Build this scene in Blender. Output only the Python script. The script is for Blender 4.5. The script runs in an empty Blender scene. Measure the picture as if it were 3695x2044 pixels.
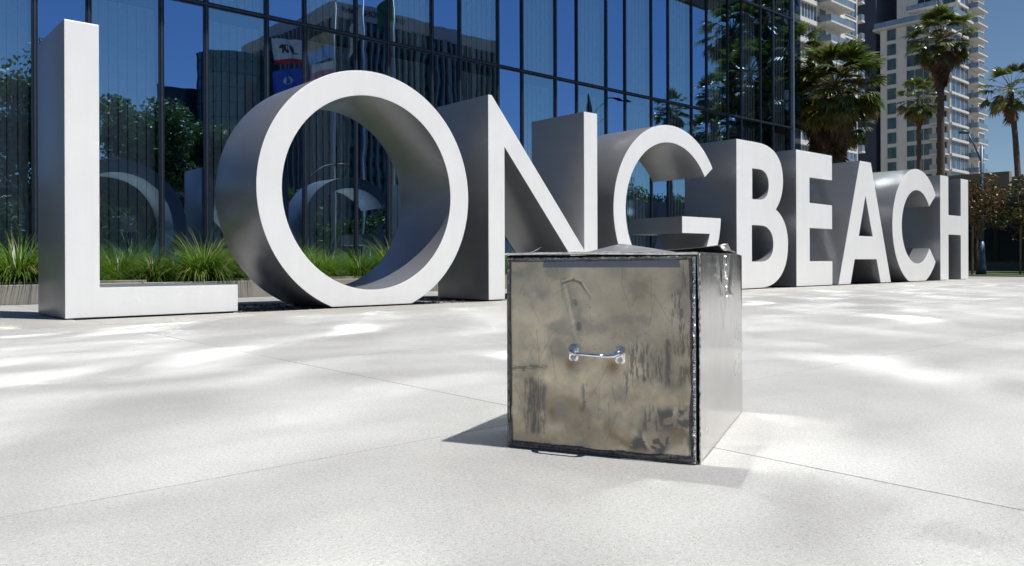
import bpy, bmesh, math, random
import numpy as np
from mathutils import Vector, Matrix
random.seed(7); rng = np.random.default_rng(11)
S = bpy.context.scene
COL = S.collection
R = math.radians

# ------------------------------------------------------------------ camera, sky, sun, exposure
cam_d = bpy.data.cameras.new('camera'); cam = bpy.data.objects.new('camera', cam_d); COL.objects.link(cam)
S.camera = cam
H_EYE = 0.5648
yaw, roll = 0.722822, -0.00334390
rgt = Vector((math.cos(yaw), -math.sin(yaw), 0)); fwd = Vector((math.sin(yaw), math.cos(yaw), 0)); up = Vector((0, 0, 1))
cx = math.cos(roll)*rgt + math.sin(roll)*up
cu = -math.sin(roll)*rgt + math.cos(roll)*up
cam.matrix_world = Matrix(((cx.x, cu.x, -fwd.x, 0), (cx.y, cu.y, -fwd.y, 0), (cx.z, cu.z, -fwd.z, H_EYE), (0, 0, 0, 1)))
cam_d.sensor_width = 36.0
cam_d.lens = 36.0*2861.86/3695
cam_d.shift_y = (946.34-1022)/3695
cam_d.clip_end = 3000; cam_d.clip_start = 0.05

SUN = Vector((0.102, -0.195, 0.589)).normalized()
W = bpy.data.worlds.new('World'); S.world = W; W.use_nodes = True
nt = W.node_tree; bg = nt.nodes['Background']
sky = nt.nodes.new('ShaderNodeTexSky'); sky.sky_type = 'NISHITA'; sky.sun_disc = False
sky.sun_elevation = math.asin(SUN.z); sky.sun_rotation = math.atan2(SUN.x, SUN.y)
sky.air_density = 1.0; sky.dust_density = 0.0; sky.ozone_density = 6.0; sky.altitude = 10
nt.links.new(sky.outputs[0], bg.inputs[0]); bg.inputs[1].default_value = 0.052
sd = bpy.data.lights.new('sun', 'SUN'); sd.energy = 4.9; sd.angle = R(0.53); sd.color = (1.0, 0.965, 0.91)
so = bpy.data.objects.new('sun', sd); COL.objects.link(so); so.location = (0, 0, 50)
so.rotation_euler = (-SUN).to_track_quat('-Z', 'Y').to_euler()
S.view_settings.view_transform = 'Standard'; S.view_settings.look = 'None'
S.view_settings.gamma = 1; S.view_settings.use_curve_mapping = False
S.view_settings.exposure = 0.50
S.cycles.max_bounces = 10; S.cycles.transparent_max_bounces = 12; S.cycles.sample_clamp_indirect = 0; S.cycles.blur_glossy = .02; S.cycles.use_guiding = True; S.cycles.guiding_training_samples = 128

# ------------------------------------------------------------------ helpers
def mesh(name, V, F, smooth=False, angle=None):
    m = bpy.data.meshes.new(name); m.from_pydata([tuple(v) for v in V], [], [tuple(f) for f in F])
    if smooth or angle:
        m.polygons.foreach_set('use_smooth', [True]*len(m.polygons))
        if angle: m.set_sharp_from_angle(angle=R(angle))
    m.update(); return m
def ob(name, m, mat=None, parent=None, loc=(0, 0, 0), rz=0.0):
    o = bpy.data.objects.new(name, m); COL.objects.link(o)
    if mat is not None and m is not None and not m.materials: m.materials.append(mat)
    if parent is not None: o.parent = parent
    o.location = loc; o.rotation_euler = (0, 0, rz); return o
def tag(o, label=None, cat=None, group=None, kind=None):
    if label: o['label'] = label
    if cat: o['category'] = cat
    if group: o['group'] = group
    if kind: o['kind'] = kind
    return o
def thing(name, label, cat, loc=(0, 0, 0), rz=0, group=None):
    return tag(ob(name, None, None, None, loc, rz), label, cat, group)
class MB:
    def __init__(s): s.V = []; s.F = []
    def add(s, V, F):
        n = len(s.V); s.V += [tuple(v) for v in V]; s.F += [tuple(i+n for i in f) for f in F]; return s
    def box(s, x0, x1, y0, y1, z0, z1):
        return s.add([(x0,y0,z0),(x1,y0,z0),(x1,y1,z0),(x0,y1,z0),(x0,y0,z1),(x1,y0,z1),(x1,y1,z1),(x0,y1,z1)],
                     [(0,3,2,1),(4,5,6,7),(0,1,5,4),(1,2,6,5),(2,3,7,6),(3,0,4,7)])
    def tube(s, P, rad, n=8, cap=True):
        P = [Vector(p) for p in P]
        if not hasattr(rad, '__len__'): rad = [rad]*len(P)
        V = []; F = []
        prev = None
        for i, p in enumerate(P):
            t = (P[min(i+1, len(P)-1)]-P[max(i-1, 0)]).normalized()
            a = prev if prev is not None else (Vector((1, 0, 0)) if abs(t.x) < .8 else Vector((0, 1, 0)))
            a = (a-t*a.dot(t)).normalized(); prev = a; b = t.cross(a)
            for k in range(n):
                th = 2*math.pi*k/n; V.append(p+(a*math.cos(th)+b*math.sin(th))*rad[i])
        for i in range(len(P)-1):
            for k in range(n):
                F.append((i*n+k, i*n+(k+1) % n, (i+1)*n+(k+1) % n, (i+1)*n+k))
        if cap: F.append(tuple(range(n))[::-1]); F.append(tuple((len(P)-1)*n+k for k in range(n)))
        return s.add(V, F)
    def mesh(s, name, smooth=False, angle=None): return mesh(name, s.V, s.F, smooth, angle)
def box_mesh(name, x0, x1, y0, y1, z0, z1, bevel=0):
    m = MB().box(x0, x1, y0, y1, z0, z1).mesh(name)
    if bevel:
        b = bmesh.new(); b.from_mesh(m); bmesh.ops.bevel(b, geom=b.edges[:], offset=bevel, segments=2, affect='EDGES', profile=.5)
        b.to_mesh(m); b.free()
    return m
def boxp(name, x0, x1, y0, y1, z0, z1, mat, parent=None, bevel=0):
    return ob(name, box_mesh(name, x0, x1, y0, y1, z0, z1, bevel), mat, parent)

# ------------------------------------------------------------------ materials
def newmat(name):
    m = bpy.data.materials.new(name); m.use_nodes = True; t = m.node_tree; t.nodes.clear()
    o = t.nodes.new('ShaderNodeOutputMaterial'); return m, t, o
class G:
    def __init__(s, t): s.t = t
    def n(s, ty, **kw):
        x = s.t.nodes.new(ty)
        for k, v in kw.items():
            if k.startswith('i_'):
                key = k[2:].replace('_', ' '); x.inputs[key].default_value = v
            else: setattr(x, k, v)
        return x
    def l(s, a, b): s.t.links.new(a, b)
    def noise(s, vec, scale, detail=4, rough=.55, dist=0):
        x = s.n('ShaderNodeTexNoise'); x.inputs['Scale'].default_value = scale; x.inputs['Detail'].default_value = detail
        x.inputs['Roughness'].default_value = rough; x.inputs['Distortion'].default_value = dist
        if vec is not None: s.l(vec, x.inputs['Vector'])
        return x.outputs['Fac']
    def ramp(s, fac, stops):
        x = s.n('ShaderNodeValToRGB'); e = x.color_ramp.elements
        while len(e) < len(stops): e.new(.5)
        for i, (p, c) in enumerate(stops):
            e[i].position = p; e[i].color = (*c, 1) if hasattr(c, '__len__') else (c, c, c, 1)
        s.l(fac, x.inputs[0]); return x.outputs[0]
    def mix(s, fac, a, b, mode='MIX'):
        x = s.n('ShaderNodeMix', data_type='RGBA', blend_type=mode)
        for k_, sock, v in ((0, x.inputs[0], fac), (1, x.inputs[6], a), (2, x.inputs[7], b)):
            if isinstance(v, (int, float)): sock.default_value = v if k_ == 0 else (v, v, v, 1)
            elif isinstance(v, tuple): sock.default_value = (*v, 1)
            else: s.l(v, sock)
        return x.outputs[2]
    def coord(s, which='Object', scale=None):
        c = s.n('ShaderNodeTexCoord').outputs[which]
        if scale is not None:
            mp = s.n('ShaderNodeMapping'); mp.inputs['Scale'].default_value = scale; s.l(c, mp.inputs[0]); c = mp.outputs[0]
        return c
    def pos(s, scale=None):
        c = s.n('ShaderNodeNewGeometry').outputs['Position']
        if scale is not None:
            mp = s.n('ShaderNodeMapping'); mp.inputs['Scale'].default_value = scale; s.l(c, mp.inputs[0]); c = mp.outputs[0]
        return c
    def bump(s, h, strength=.3, dist=.01, normal=None):
        x = s.n('ShaderNodeBump'); x.inputs['Strength'].default_value = strength; x.inputs['Distance'].default_value = dist
        s.l(h, x.inputs['Height'])
        if normal is not None: s.l(normal, x.inputs['Normal'])
        return x.outputs[0]
    def bsdf(s, out, color=(.5, .5, .5), rough=.6, metal=0., normal=None, **kw):
        p = s.n('ShaderNodeBsdfPrincipled')
        for key, v in (('Base Color', color), ('Roughness', rough), ('Metallic', metal)):
            if isinstance(v, tuple): p.inputs[key].default_value = (*v, 1)
            elif isinstance(v, (int, float)): p.inputs[key].default_value = v
            else: s.l(v, p.inputs[key])
        for k, v in kw.items(): p.inputs[k.replace('_', ' ')].default_value = v
        if normal is not None: s.l(normal, p.inputs['Normal'])
        if out is not None: s.l(p.outputs[0], out.inputs[0])
        return p
def simple(name, col, rough=.6, metal=0., var=.15, scale=6, bump=0, bdist=.01, bscale=60, **kw):
    m, t, o = newmat(name); g = G(t); c = g.pos()
    f = g.noise(c, scale, 5)
    col2 = tuple(x*(1-var) for x in col); col3 = tuple(min(1, x*(1+var)) for x in col)
    color = g.mix(g.ramp(f, [(.3, 0.), (.7, 1.)]), col2, col3)
    nrm = g.bump(g.noise(c, bscale, 4), bump, bdist) if bump else None
    g.bsdf(o, color, rough, metal, nrm, **kw); return m

# paving concrete with fine exposed aggregate
def concrete(name, base, tint=(.99, .992, .985)):
    m, t, o = newmat(name); g = G(t); c = g.pos()
    b = tuple(base*x for x in tint)
    big = g.noise(g.pos((.22, .55, 1)), 1.0, 3, .55)  # patchy concrete tone, stretched along x to put facade light streaks into colour
    mid = g.noise(c, 3.2, 4, .6)
    col = g.mix(g.ramp(big, [(.32, 0.), (.68, 1.)]), tuple(x*.85 for x in b), tuple(x*1.12 for x in b))
    col = g.mix(g.ramp(mid, [(.3, 0.), (.75, 1.)]), col, g.mix(1.0, col, (.93, .93, .93), 'MULTIPLY'))
    fine = g.noise(c, 260, 3, .7)
    col = g.mix(g.ramp(fine, [(.36, 1.), (.52, 0.)]), col, g.mix(1.0, col, (.80, .79, .77), 'MULTIPLY'))
    v = g.n('ShaderNodeTexVoronoi', feature='F1'); v.inputs['Scale'].default_value = 240; g.l(c, v.inputs['Vector'])
    rnd = g.n('ShaderNodeSeparateColor'); g.l(v.outputs['Color'], rnd.inputs[0])
    dark = g.ramp(rnd.outputs[0], [(.86, 0.), (.9, 1.)]); core = g.ramp(v.outputs['Distance'], [(.25, 1.), (.42, 0.)])
    mm = g.n('ShaderNodeMath', operation='MULTIPLY'); g.l(dark, mm.inputs[0]); g.l(core, mm.inputs[1])
    col = g.mix(mm.outputs[0], col, tuple(x*.30 for x in b))
    lite = g.ramp(rnd.outputs[1], [(.84, 0.), (.88, 1.)])
    m2 = g.n('ShaderNodeMath', operation='MULTIPLY'); g.l(lite, m2.inputs[0]); g.l(core, m2.inputs[1])
    col = g.mix(m2.outputs[0], col, tuple(min(.8, x*1.3) for x in b))
    oi_ = g.n('ShaderNodeObjectInfo'); col = g.mix(g.ramp(oi_.outputs['Random'], [(0., 0.), (1., 1.)]), col, g.mix(1.0, col, (.93, .93, .92), 'MULTIPLY'))
    spot = g.noise(c, 1.3, 2, .4); st = g.ramp(spot, [(.72, 0.), (.80, 1.)])
    col = g.mix(g.mix(.5, 0., st), col, g.mix(1.0, col, (.82, .79, .74), 'MULTIPLY'))
    med = g.noise(c, 95, 2, .6)
    col = g.mix(g.ramp(med, [(.40, .55), (.56, 0.)]), col, g.mix(1.0, col, (.77, .765, .75), 'MULTIPLY'))
    v3 = g.n('ShaderNodeTexVoronoi', feature='F1'); v3.inputs['Scale'].default_value = 2.1; g.l(c, v3.inputs['Vector'])
    r3 = g.n('ShaderNodeSeparateColor'); g.l(v3.outputs['Color'], r3.inputs[0])
    m3 = g.n('ShaderNodeMath', operation='MULTIPLY'); g.l(g.ramp(r3.outputs[2], [(.80, 0.), (.84, .42)]), m3.inputs[0]); g.l(g.ramp(v3.outputs['Distance'], [(.022, 1.), (.034, 0.)]), m3.inputs[1])
    col = g.mix(m3.outputs[0], col, tuple(x*.35 for x in b))
    n1 = g.bump(fine, .35, .0025)
    rr = g.ramp(mid, [(.3, .62), (.7, .8)])
    g.bsdf(o, col, rr, 0, n1, Specular_IOR_Level=.35); return m
M = {}
M['paving'] = concrete('pale_concrete', .325)
M['strip'] = concrete('curb_concrete', .33, (1, .98, .93))
M['planter'] = concrete('planter_concrete', .31, (1, .95, .86))
M['joint'] = simple('joint_filler', (.17, .165, .155), .9)
M['asphalt'] = simple('asphalt', (.055, .055, .057), .9, bump=.3, bscale=120)
M['sidewalk'] = simple('far_sidewalk', (.32, .31, .29), .85)
M['earth'] = simple('dry_ground', (.16, .14, .10), .95, scale=.4)
M['soil'] = simple('dark_soil', (.03, .022, .015), .95, bump=.6, bdist=.03, bscale=30)
M['lava'] = simple('lava_rock', (.045, .04, .04), .85, var=.5, scale=18, bump=.6, bdist=.01, bscale=80)
M['lawn'] = simple('lawn_green', (.045, .065, .015), .8, var=.3, scale=3)

# sign paint: satin silver white
m, t, o = newmat('satin_white_paint'); g = G(t); c = g.pos()
sm = g.noise(g.pos((1, 1, .6)), 1.6, 4, .5)
dirt = g.noise(g.pos((3, 3, .5)), 2.2, 5, .65)
col = g.mix(g.ramp(dirt, [(.35, 0.), (.8, 1.)]), (.86, .86, .855), (.81, .81, .805))
g.bsdf(o, col, g.ramp(sm, [(.3, .30), (.7, .40)]), .12, g.bump(g.noise(c, 240, 2), .04, .001), Coat_Weight=.12, Coat_Roughness=.25)
M['letter'] = m
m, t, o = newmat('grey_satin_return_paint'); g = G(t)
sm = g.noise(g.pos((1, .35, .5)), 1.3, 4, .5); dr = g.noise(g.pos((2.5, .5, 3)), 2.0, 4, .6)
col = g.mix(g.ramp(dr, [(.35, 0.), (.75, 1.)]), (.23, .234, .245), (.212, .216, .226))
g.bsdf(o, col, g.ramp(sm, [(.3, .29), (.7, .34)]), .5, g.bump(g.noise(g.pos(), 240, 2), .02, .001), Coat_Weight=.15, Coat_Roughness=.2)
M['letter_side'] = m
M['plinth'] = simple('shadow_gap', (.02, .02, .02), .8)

# curtain-wall glass: coated, bluish reflection over a dark interior
def glass(name, refl, f0, f1, thru, wav=.0035):
    m, t, o = newmat(name); g = G(t)
    oi = g.n('ShaderNodeObjectInfo')
    add = g.n('ShaderNodeVectorMath', operation='ADD'); g.l(g.pos(), add.inputs[0])
    sc = g.n('ShaderNodeVectorMath', operation='SCALE'); sc.inputs['Scale'].default_value = 37.
    g.l(oi.outputs['Random'], sc.inputs[0]); g.l(sc.outputs[0], add.inputs[1])
    nz = g.noise(add.outputs[0], 1.1, 1.5, .5)
    b = g.bump(nz, 1.0, wav)
    gl = g.n('ShaderNodeBsdfGlossy'); gl.inputs['Color'].default_value = (*refl, 1); gl.inputs['Roughness'].default_value = 0.0; g.l(b, gl.inputs['Normal'])
    tr = g.n('ShaderNodeBsdfTransparent'); tr.inputs['Color'].default_value = (*thru, 1)
    fr = g.n('ShaderNodeLayerWeight'); fr.inputs['Blend'].default_value = .35
    mr = g.n('ShaderNodeMapRange'); g.l(fr.outputs['Fresnel'], mr.inputs[0])
    mr.inputs[1].default_value = 0.05; mr.inputs[2].default_value = 1; mr.inputs[3].default_value = f0; mr.inputs[4].default_value = f1
    mx = g.n('ShaderNodeMixShader'); g.l(mr.outputs[0], mx.inputs[0]); g.l(tr.outputs[0], mx.inputs[1]); g.l(gl.outputs[0], mx.inputs[2])
    g.l(mx.outputs[0], o.inputs[0]); return m
M['glass_up'] = glass('upper_storey_glass', (.88, .94, .97), .42, .95, (.3, .34, .38), .0018)
M['glass'] = glass('coated_blue_glass', (.36, .60, 1.0), .72, .97, (.40, .46, .52), .0016)
M['glass_wide'] = glass('fritted_blue_glass', (.50, .78, 1.0), .56, .97, (.78, .82, .86), .0013)
M['pane_back'] = simple('pane_edge_gasket', (.02, .02, .022), .5)
M['mullion'] = simple('dark_blue_mullion', (.018, .024, .038), .42, .5)
M['mull_face'] = simple('mullion_cap', (.06, .08, .115), .38, .6)
M['corner'] = simple('light_corner_trim', (.35, .36, .38), .35, .7)
M['interior'] = simple('dark_interior', (.02, .02, .022), .9)
M['soffit'] = simple('dark_soffit_panel', (.10, .10, .095), .7)
M['blind'] = simple('grey_blind_fabric', (.66, .70, .74), .9, var=.06)
M['white_wall'] = simple('white_stucco', (.66, .655, .64), .85, var=.06, scale=.3)
M['slab_white'] = simple('white_balcony_slab', (.60, .60, .59), .85, var=.06)
M['navy'] = simple('navy_wall', (.045, .055, .095), .8, var=.1, scale=.2)
def tower_glass(name, c1, c2, rough=.08, spec=.9):
    m, t, o = newmat(name); g = G(t)
    f = g.noise(g.pos((.9, .9, .35)), 1.0, 2)
    col = g.mix(g.ramp(f, [(.35, 0.), (.65, 1.)]), c1, c2)
    g.bsdf(o, col, rough, .35, g.bump(g.noise(g.pos(), .7, 2), 1., .01), Specular_IOR_Level=spec); return m
M['tglass'] = tower_glass('tower_window_glass', (.05, .09, .14), (.16, .24, .32))
M['tglass_green'] = tower_glass('green_window_glass', (.03, .06, .06), (.08, .12, .12))
M['rail'] = tower_glass('balcony_rail_glass', (.20, .27, .33), (.28, .35, .40), .15)
M['teal'] = tower_glass('teal_tower_glass', (.018, .085, .105), (.035, .13, .15), .2, .5)
M['teal_dark'] = tower_glass('dark_tower_glass', (.012, .022, .034), (.018, .034, .05), .25, .5)
M['bank_stone'] = simple('bank_stone', (.19, .20, .22), .8, var=.05, scale=.1)
M['bank_band'] = simple('bank_band', (.34, .33, .36), .8, var=.05, scale=.1)
M['black'] = simple('black_paint', (.012, .012, .013), .5)
M['chrome'] = simple('chrome', (.86, .86, .88), .08, 1.0, var=.02)
M['bolt'] = simple('dull_bolt', (.40, .39, .36), .4, .9)
M['pole_blue'] = simple('blue_grey_pole', (.05, .10, .17), .45, .2)
M['pole_metal'] = simple('aluminium_pole', (.45, .46, .48), .35, .8)
M['wood'] = simple('wooden_stake', (.16, .10, .05), .8)
M['tan'] = simple('tan_wall', (.26, .225, .20), .85, var=.05)
M['bark'] = simple('bark', (.10, .075, .055), .9, var=.4, scale=8, bump=.8, bdist=.03, bscale=20)
M['palm_trunk'] = simple('palm_trunk', (.085, .07, .06), .9, var=.35, scale=10, bump=.8, bdist=.03, bscale=18)
def leafmat(name, c1, c2, trans=.35, rough=.5):
    m, t, o = newmat(name); g = G(t)
    oi = g.n('ShaderNodeObjectInfo')
    f = g.noise(g.pos(), 2.3, 3); fa = g.n('ShaderNodeMath', operation='ADD'); g.l(f, fa.inputs[0])
    ms = g.n('ShaderNodeMath', operation='MULTIPLY'); g.l(oi.outputs['Random'], ms.inputs[0]); ms.inputs[1].default_value = .35
    g.l(ms.outputs[0], fa.inputs[1])
    col = g.mix(g.ramp(fa.outputs[0], [(.4, 0.), (.95, 1.)]), c1, c2)
    p = g.bsdf(None, col, rough)
    tl = g.n('ShaderNodeBsdfTranslucent'); g.l(g.mix(1.0, col, (1.1, 1.2, .7), 'MULTIPLY'), tl.inputs[0])
    mx = g.n('ShaderNodeMixShader'); mx.inputs[0].default_value = trans
    g.l(p.outputs[0], mx.inputs[1]); g.l(tl.outputs[0], mx.inputs[2]); g.l(mx.outputs[0], o.inputs[0]); return m
M['leaf'] = leafmat('tree_leaf', (.028, .055, .014), (.075, .12, .03))
M['leaf_olive'] = leafmat('olive_leaf', (.025, .030, .008), (.10, .055, .018))
M['palm_green'] = leafmat('palm_green', (.022, .042, .010), (.15, .185, .05), .32, .3)  # pale end brightened so sunlit highlights are put into the leaf colour
M['palm_yellow'] = leafmat('palm_yellow', (.16, .15, .04), (.25, .17, .05), .3)  # yellowing fronds; on the big palm also green fronds coloured as sunlit
M['palm_dead'] = leafmat('palm_dead', (.055, .033, .018), (.20, .125, .07), .15, .8)
M['stalk'] = leafmat('dry_flower_stalk', (.22, .13, .08), (.38, .25, .16), .1, .8)
M['grass'] = leafmat('fountain_grass', (.022, .06, .005), (.12, .22, .024), .4, .4)

# ------------------------------------------------------------------ ground
YF = 15.2                       # facade plane
XE = 27.35                      # its right-hand corner
gr = boxp('ground', -700, 900, -700, 900, -.5, -.16, M['earth']); tag(gr, kind='structure')
plaza = thing('plaza', None, None); plaza['kind'] = 'structure'
boxp('joint_bed', -14, 31, -9.6, YF, -.155, -.02, M['joint'], plaza)
xs = [-10.95, -4.45, 2.05, 8.55, 15.05, 21.55, 28.0, 31.0]
ys = [-9.4, -4.55, -.07, 2.08, 4.25, 7.75]
J = .0024
cache = {}
def slab(x0, x1, y0, y1, mat=M['paving'], z=0.0, name='paving_slab'):
    k = (round(x1-x0, 3), round(y1-y0, 3), mat.name)
    if k not in cache:
        cache[k] = box_mesh('slab', J, x1-x0-J, J, y1-y0-J, -.11, 0, .002); cache[k].materials.append(mat)
    return ob(name, cache[k], None, plaza, (x0, y0, z))
for a, b in zip(xs[:-1], xs[1:]):
    for c_, d_ in zip(ys[:-1], ys[1:]): slab(a, b, c_, d_)
for a, b in zip(xs[:-1], xs[1:]):
    slab(a, b, 7.75, 8.80, M['strip'], 0, 'curb_slab')
for a, b in zip(xs[:-1], xs[1:]):
    slab(a, b, 10.62, 12.60, M['paving'], 0, 'walk_slab')
boxp('end_slab', 24.0, 31, 8.81, 10.61, -.11, -.001, M['paving'], plaza)
boxp('end_slab', -10.9, 1.96, 8.81, 10.61, -.11, -.001, M['paving'], plaza)
# plinth slabs under the letters are only the bed's recessed floor
bed = boxp('gravel_bed_floor', 1.98, 23.98, 8.81, 10.60, -.14, -.055, M['soil']); tag(bed, kind='structure')
# lava rock
V = []; F = []
def rock(cx_, cy_, cz_, r):
    n = len(V); P = []
    for (a, b, c_) in ((1,0,0),(-1,0,0),(0,1,0),(0,-1,0),(0,0,1),(0,0,-1)):
        q = r*random.uniform(.6, 1.25); P.append((cx_+a*q+random.uniform(-.3, .3)*r, cy_+b*q+random.uniform(-.3, .3)*r, cz_+c_*q*.75))
    V.extend(P)
    for f in ((0,2,4),(2,1,4),(1,3,4),(3,0,4),(2,0,5),(1,2,5),(3,1,5),(0,3,5)): F.append(tuple(i+n for i in f))
for _ in range(9500):
    rock(random.uniform(2.02, 23.95), 8.84+1.72*random.random(), random.uniform(-.055, -.02), random.uniform(.018, .042))
lr = ob('lava_rock_gravel', mesh('lava', V, F), M['lava']); tag(lr, 'dark lava rock gravel in the sunken bed behind and between the letters', 'gravel', kind='stuff')
# lawn and street
lawn = boxp('lawn', 31.02, 44.9, 3, 24, -.15, .03, M['lawn']); tag(lawn, kind='structure')
rd = boxp('road', -80, 160, -31, -13.2, -.155, -.12, M['asphalt']); tag(rd, kind='structure')
sw = boxp('far_sidewalk', -80, 160, -37, -31.05, -.155, -.02, M['sidewalk']); tag(sw, kind='structure')
sw2 = boxp('near_sidewalk', -14, 31, -13.1, -9.65, -.155, -.02, M['sidewalk']); tag(sw2, kind='structure')
for k, yy in enumerate((-22.1,)):
    for j in range(20):
        o = boxp('lane_marking', -50+j*9, -47+j*9, yy, yy+.12, -.1195, -.116, M['white_wall'], rd)

# ------------------------------------------------------------------ the nine letters
Y0, DEP = 8.906, 1.256
def arc(cx_, cz_, r, a0, a1, n):
    return [(cx_+r*math.cos(R(a0+(a1-a0)*i/n)), cz_+r*math.sin(R(a0+(a1-a0)*i/n))) for i in range(n+1)]
def bez(p0, p1, p2, p3, n=10):
    out = []
    for i in range(n+1):
        t = i/n; a = (1-t)**3; b = 3*t*(1-t)**2; c_ = 3*t*t*(1-t); d_ = t**3
        out.append((a*p0[0]+b*p1[0]+c_*p2[0]+d_*p3[0], a*p0[1]+b*p1[1]+c_*p2[1]+d_*p3[1]))
    return out
def clean(P):
    Q = []
    for p in P:
        if not Q or (abs(p[0]-Q[-1][0])+abs(p[1]-Q[-1][1])) > 1e-4: Q.append(p)
    if abs(Q[0][0]-Q[-1][0])+abs(Q[0][1]-Q[-1][1]) < 1e-4: Q.pop()
    return Q
def letter(ch, polys, label):
    cu_ = bpy.data.curves.new('tmp', 'CURVE'); cu_.dimensions = '2D'; cu_.fill_mode = 'BOTH'
    cu_.extrude = DEP/2-.004; cu_.bevel_depth = .004; cu_.bevel_resolution = 1; cu_.offset = -.004
    x0 = min(p[0] for p in polys[0])
    for P in polys:
        P = clean(P); sp = cu_.splines.new('POLY'); sp.points.add(len(P)-1); sp.use_cyclic_u = True
        for q, p in zip(sp.points, P): q.co = (p[0]-x0, p[1], 0, 1)
    tmp = bpy.data.objects.new('tmp', cu_); COL.objects.link(tmp)
    dg = bpy.context.evaluated_depsgraph_get(); me = bpy.data.meshes.new_from_object(tmp.evaluated_get(dg))
    bpy.data.objects.remove(tmp); bpy.data.curves.remove(cu_)
    me.name = 'letter_'+ch
    me.transform(Matrix(((1, 0, 0, 0), (0, 0, 1, DEP/2), (0, 1, 0, 0), (0, 0, 0, 1))))
    me.flip_normals() if me.polygons[0].normal.length == 0 else None
    b = bmesh.new(); b.from_mesh(me); bmesh.ops.remove_doubles(b, verts=b.verts[:], dist=1e-5); bmesh.ops.recalc_face_normals(b, faces=b.faces[:]); b.to_mesh(me); b.free()
    me.polygons.foreach_set('use_smooth', [True]*len(me.polygons)); me.set_sharp_from_angle(angle=R(24))
    for p_ in me.polygons:
        if abs(p_.normal.y) > .95: p_.use_smooth = False
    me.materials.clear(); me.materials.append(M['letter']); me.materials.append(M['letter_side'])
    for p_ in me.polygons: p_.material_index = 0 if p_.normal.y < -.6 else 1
    o = ob('sign_letter', me, None, None, (x0, Y0, .012))
    return tag(o, label, 'letter', 'three metre letters of the plaza sign')
T = 3.0
letter('L', [[(1.894, 0), (3.660, 0), (3.660, .305), (2.212, .305), (2.212, T), (1.894, T)]], 'tall white letter L standing first at the left end of the sign, long foot')
cO = (5.455, 1.455); rO, ri = 1.572, 1.254
a = math.degrees(math.asin(cO[1]/rO))
letter('O', [arc(*cO, rO, -a, 180+a, 110), arc(*cO, ri, 0, 360, 96)], 'large white ring shaped letter O with dark hollow inner surface')
letter('N', [[(7.402, 0), (7.715, 0), (7.715, 2.262), (9.672, 0), (9.745, 0), (9.745, T), (9.428, T), (9.428, .742), (7.472, T), (7.402, T)]],
       'white letter N between the round O and the G, its foot hidden by the box')
cG = (11.72, 1.454); aG1 = math.degrees(math.atan2(2.337-1.454, 13.017-11.72)); aG2 = math.degrees(math.atan2(2.162-1.454, 12.768-11.72))
aGb = math.degrees(math.asin(cG[1]/1.575))
yA = math.degrees(math.asin((1.39-1.454)/1.59))
P = arc(*cG, 1.575, aG1, 180+aGb, 80) + arc(*cG, 1.575, 360-aGb, 360+yA, 18) + [(12.05, 1.388), (12.05, 1.080)] + \
    arc(*cG, 1.26, -math.degrees(math.asin((1.454-1.08)/1.26)), -(360-aG2), 80)
letter('G', [P], 'white letter G with a crossbar, behind the right half of the steel box')
hb = [(13.84, 0), (14.72, 0)] + bez((14.72, 0), (15.42, 0), (15.815, .36), (15.815, .92)) + bez((15.815, .92), (15.815, 1.27), (15.62, 1.52), (15.32, 1.65)) + \
     bez((15.32, 1.65), (15.50, 1.80), (15.615, 2.02), (15.615, 2.28)) + bez((15.615, 2.28), (15.615, 2.74), (15.27, 3.0), (14.62, 3.0)) + [(13.84, 3.0)]
h1 = [(14.412, 2.452), (14.66, 2.452)] + bez((14.66, 2.452), (14.92, 2.452), (15.04, 2.33), (15.04, 2.14)) + bez((15.04, 2.14), (15.04, 1.93), (14.90, 1.825), (14.66, 1.825)) + [(14.412, 1.825)]
h2 = [(14.393, 1.292), (14.72, 1.292)] + bez((14.72, 1.292), (15.04, 1.292), (15.215, 1.15), (15.215, .915)) + bez((15.215, .915), (15.215, .67), (15.04, .545), (14.72, .545)) + [(14.393, .545)]
letter('B', [hb, h1, h2], 'bold white letter B with two dark round counters, first of the second word')
letter('E', [[(16.163, 0), (17.795, 0), (17.795, .55), (16.746, .55), (16.746, 1.292), (17.786, 1.292), (17.786, 1.845), (16.746, 1.845+.012), (16.746, 2.424), (17.79, 2.424), (17.79, T), (16.163, T)]],
       'bold white letter E with three short arms between B and A')
letter('A', [[(18.087, 0), (18.700, 0), (18.918, .592), (20.100, .592), (20.330, 0), (20.931, 0), (19.795, T), (19.202, T)], [(19.499, 2.159), (19.137, 1.162), (19.886, 1.162)]],
       'bold white letter A with a narrow triangular counter')
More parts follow.
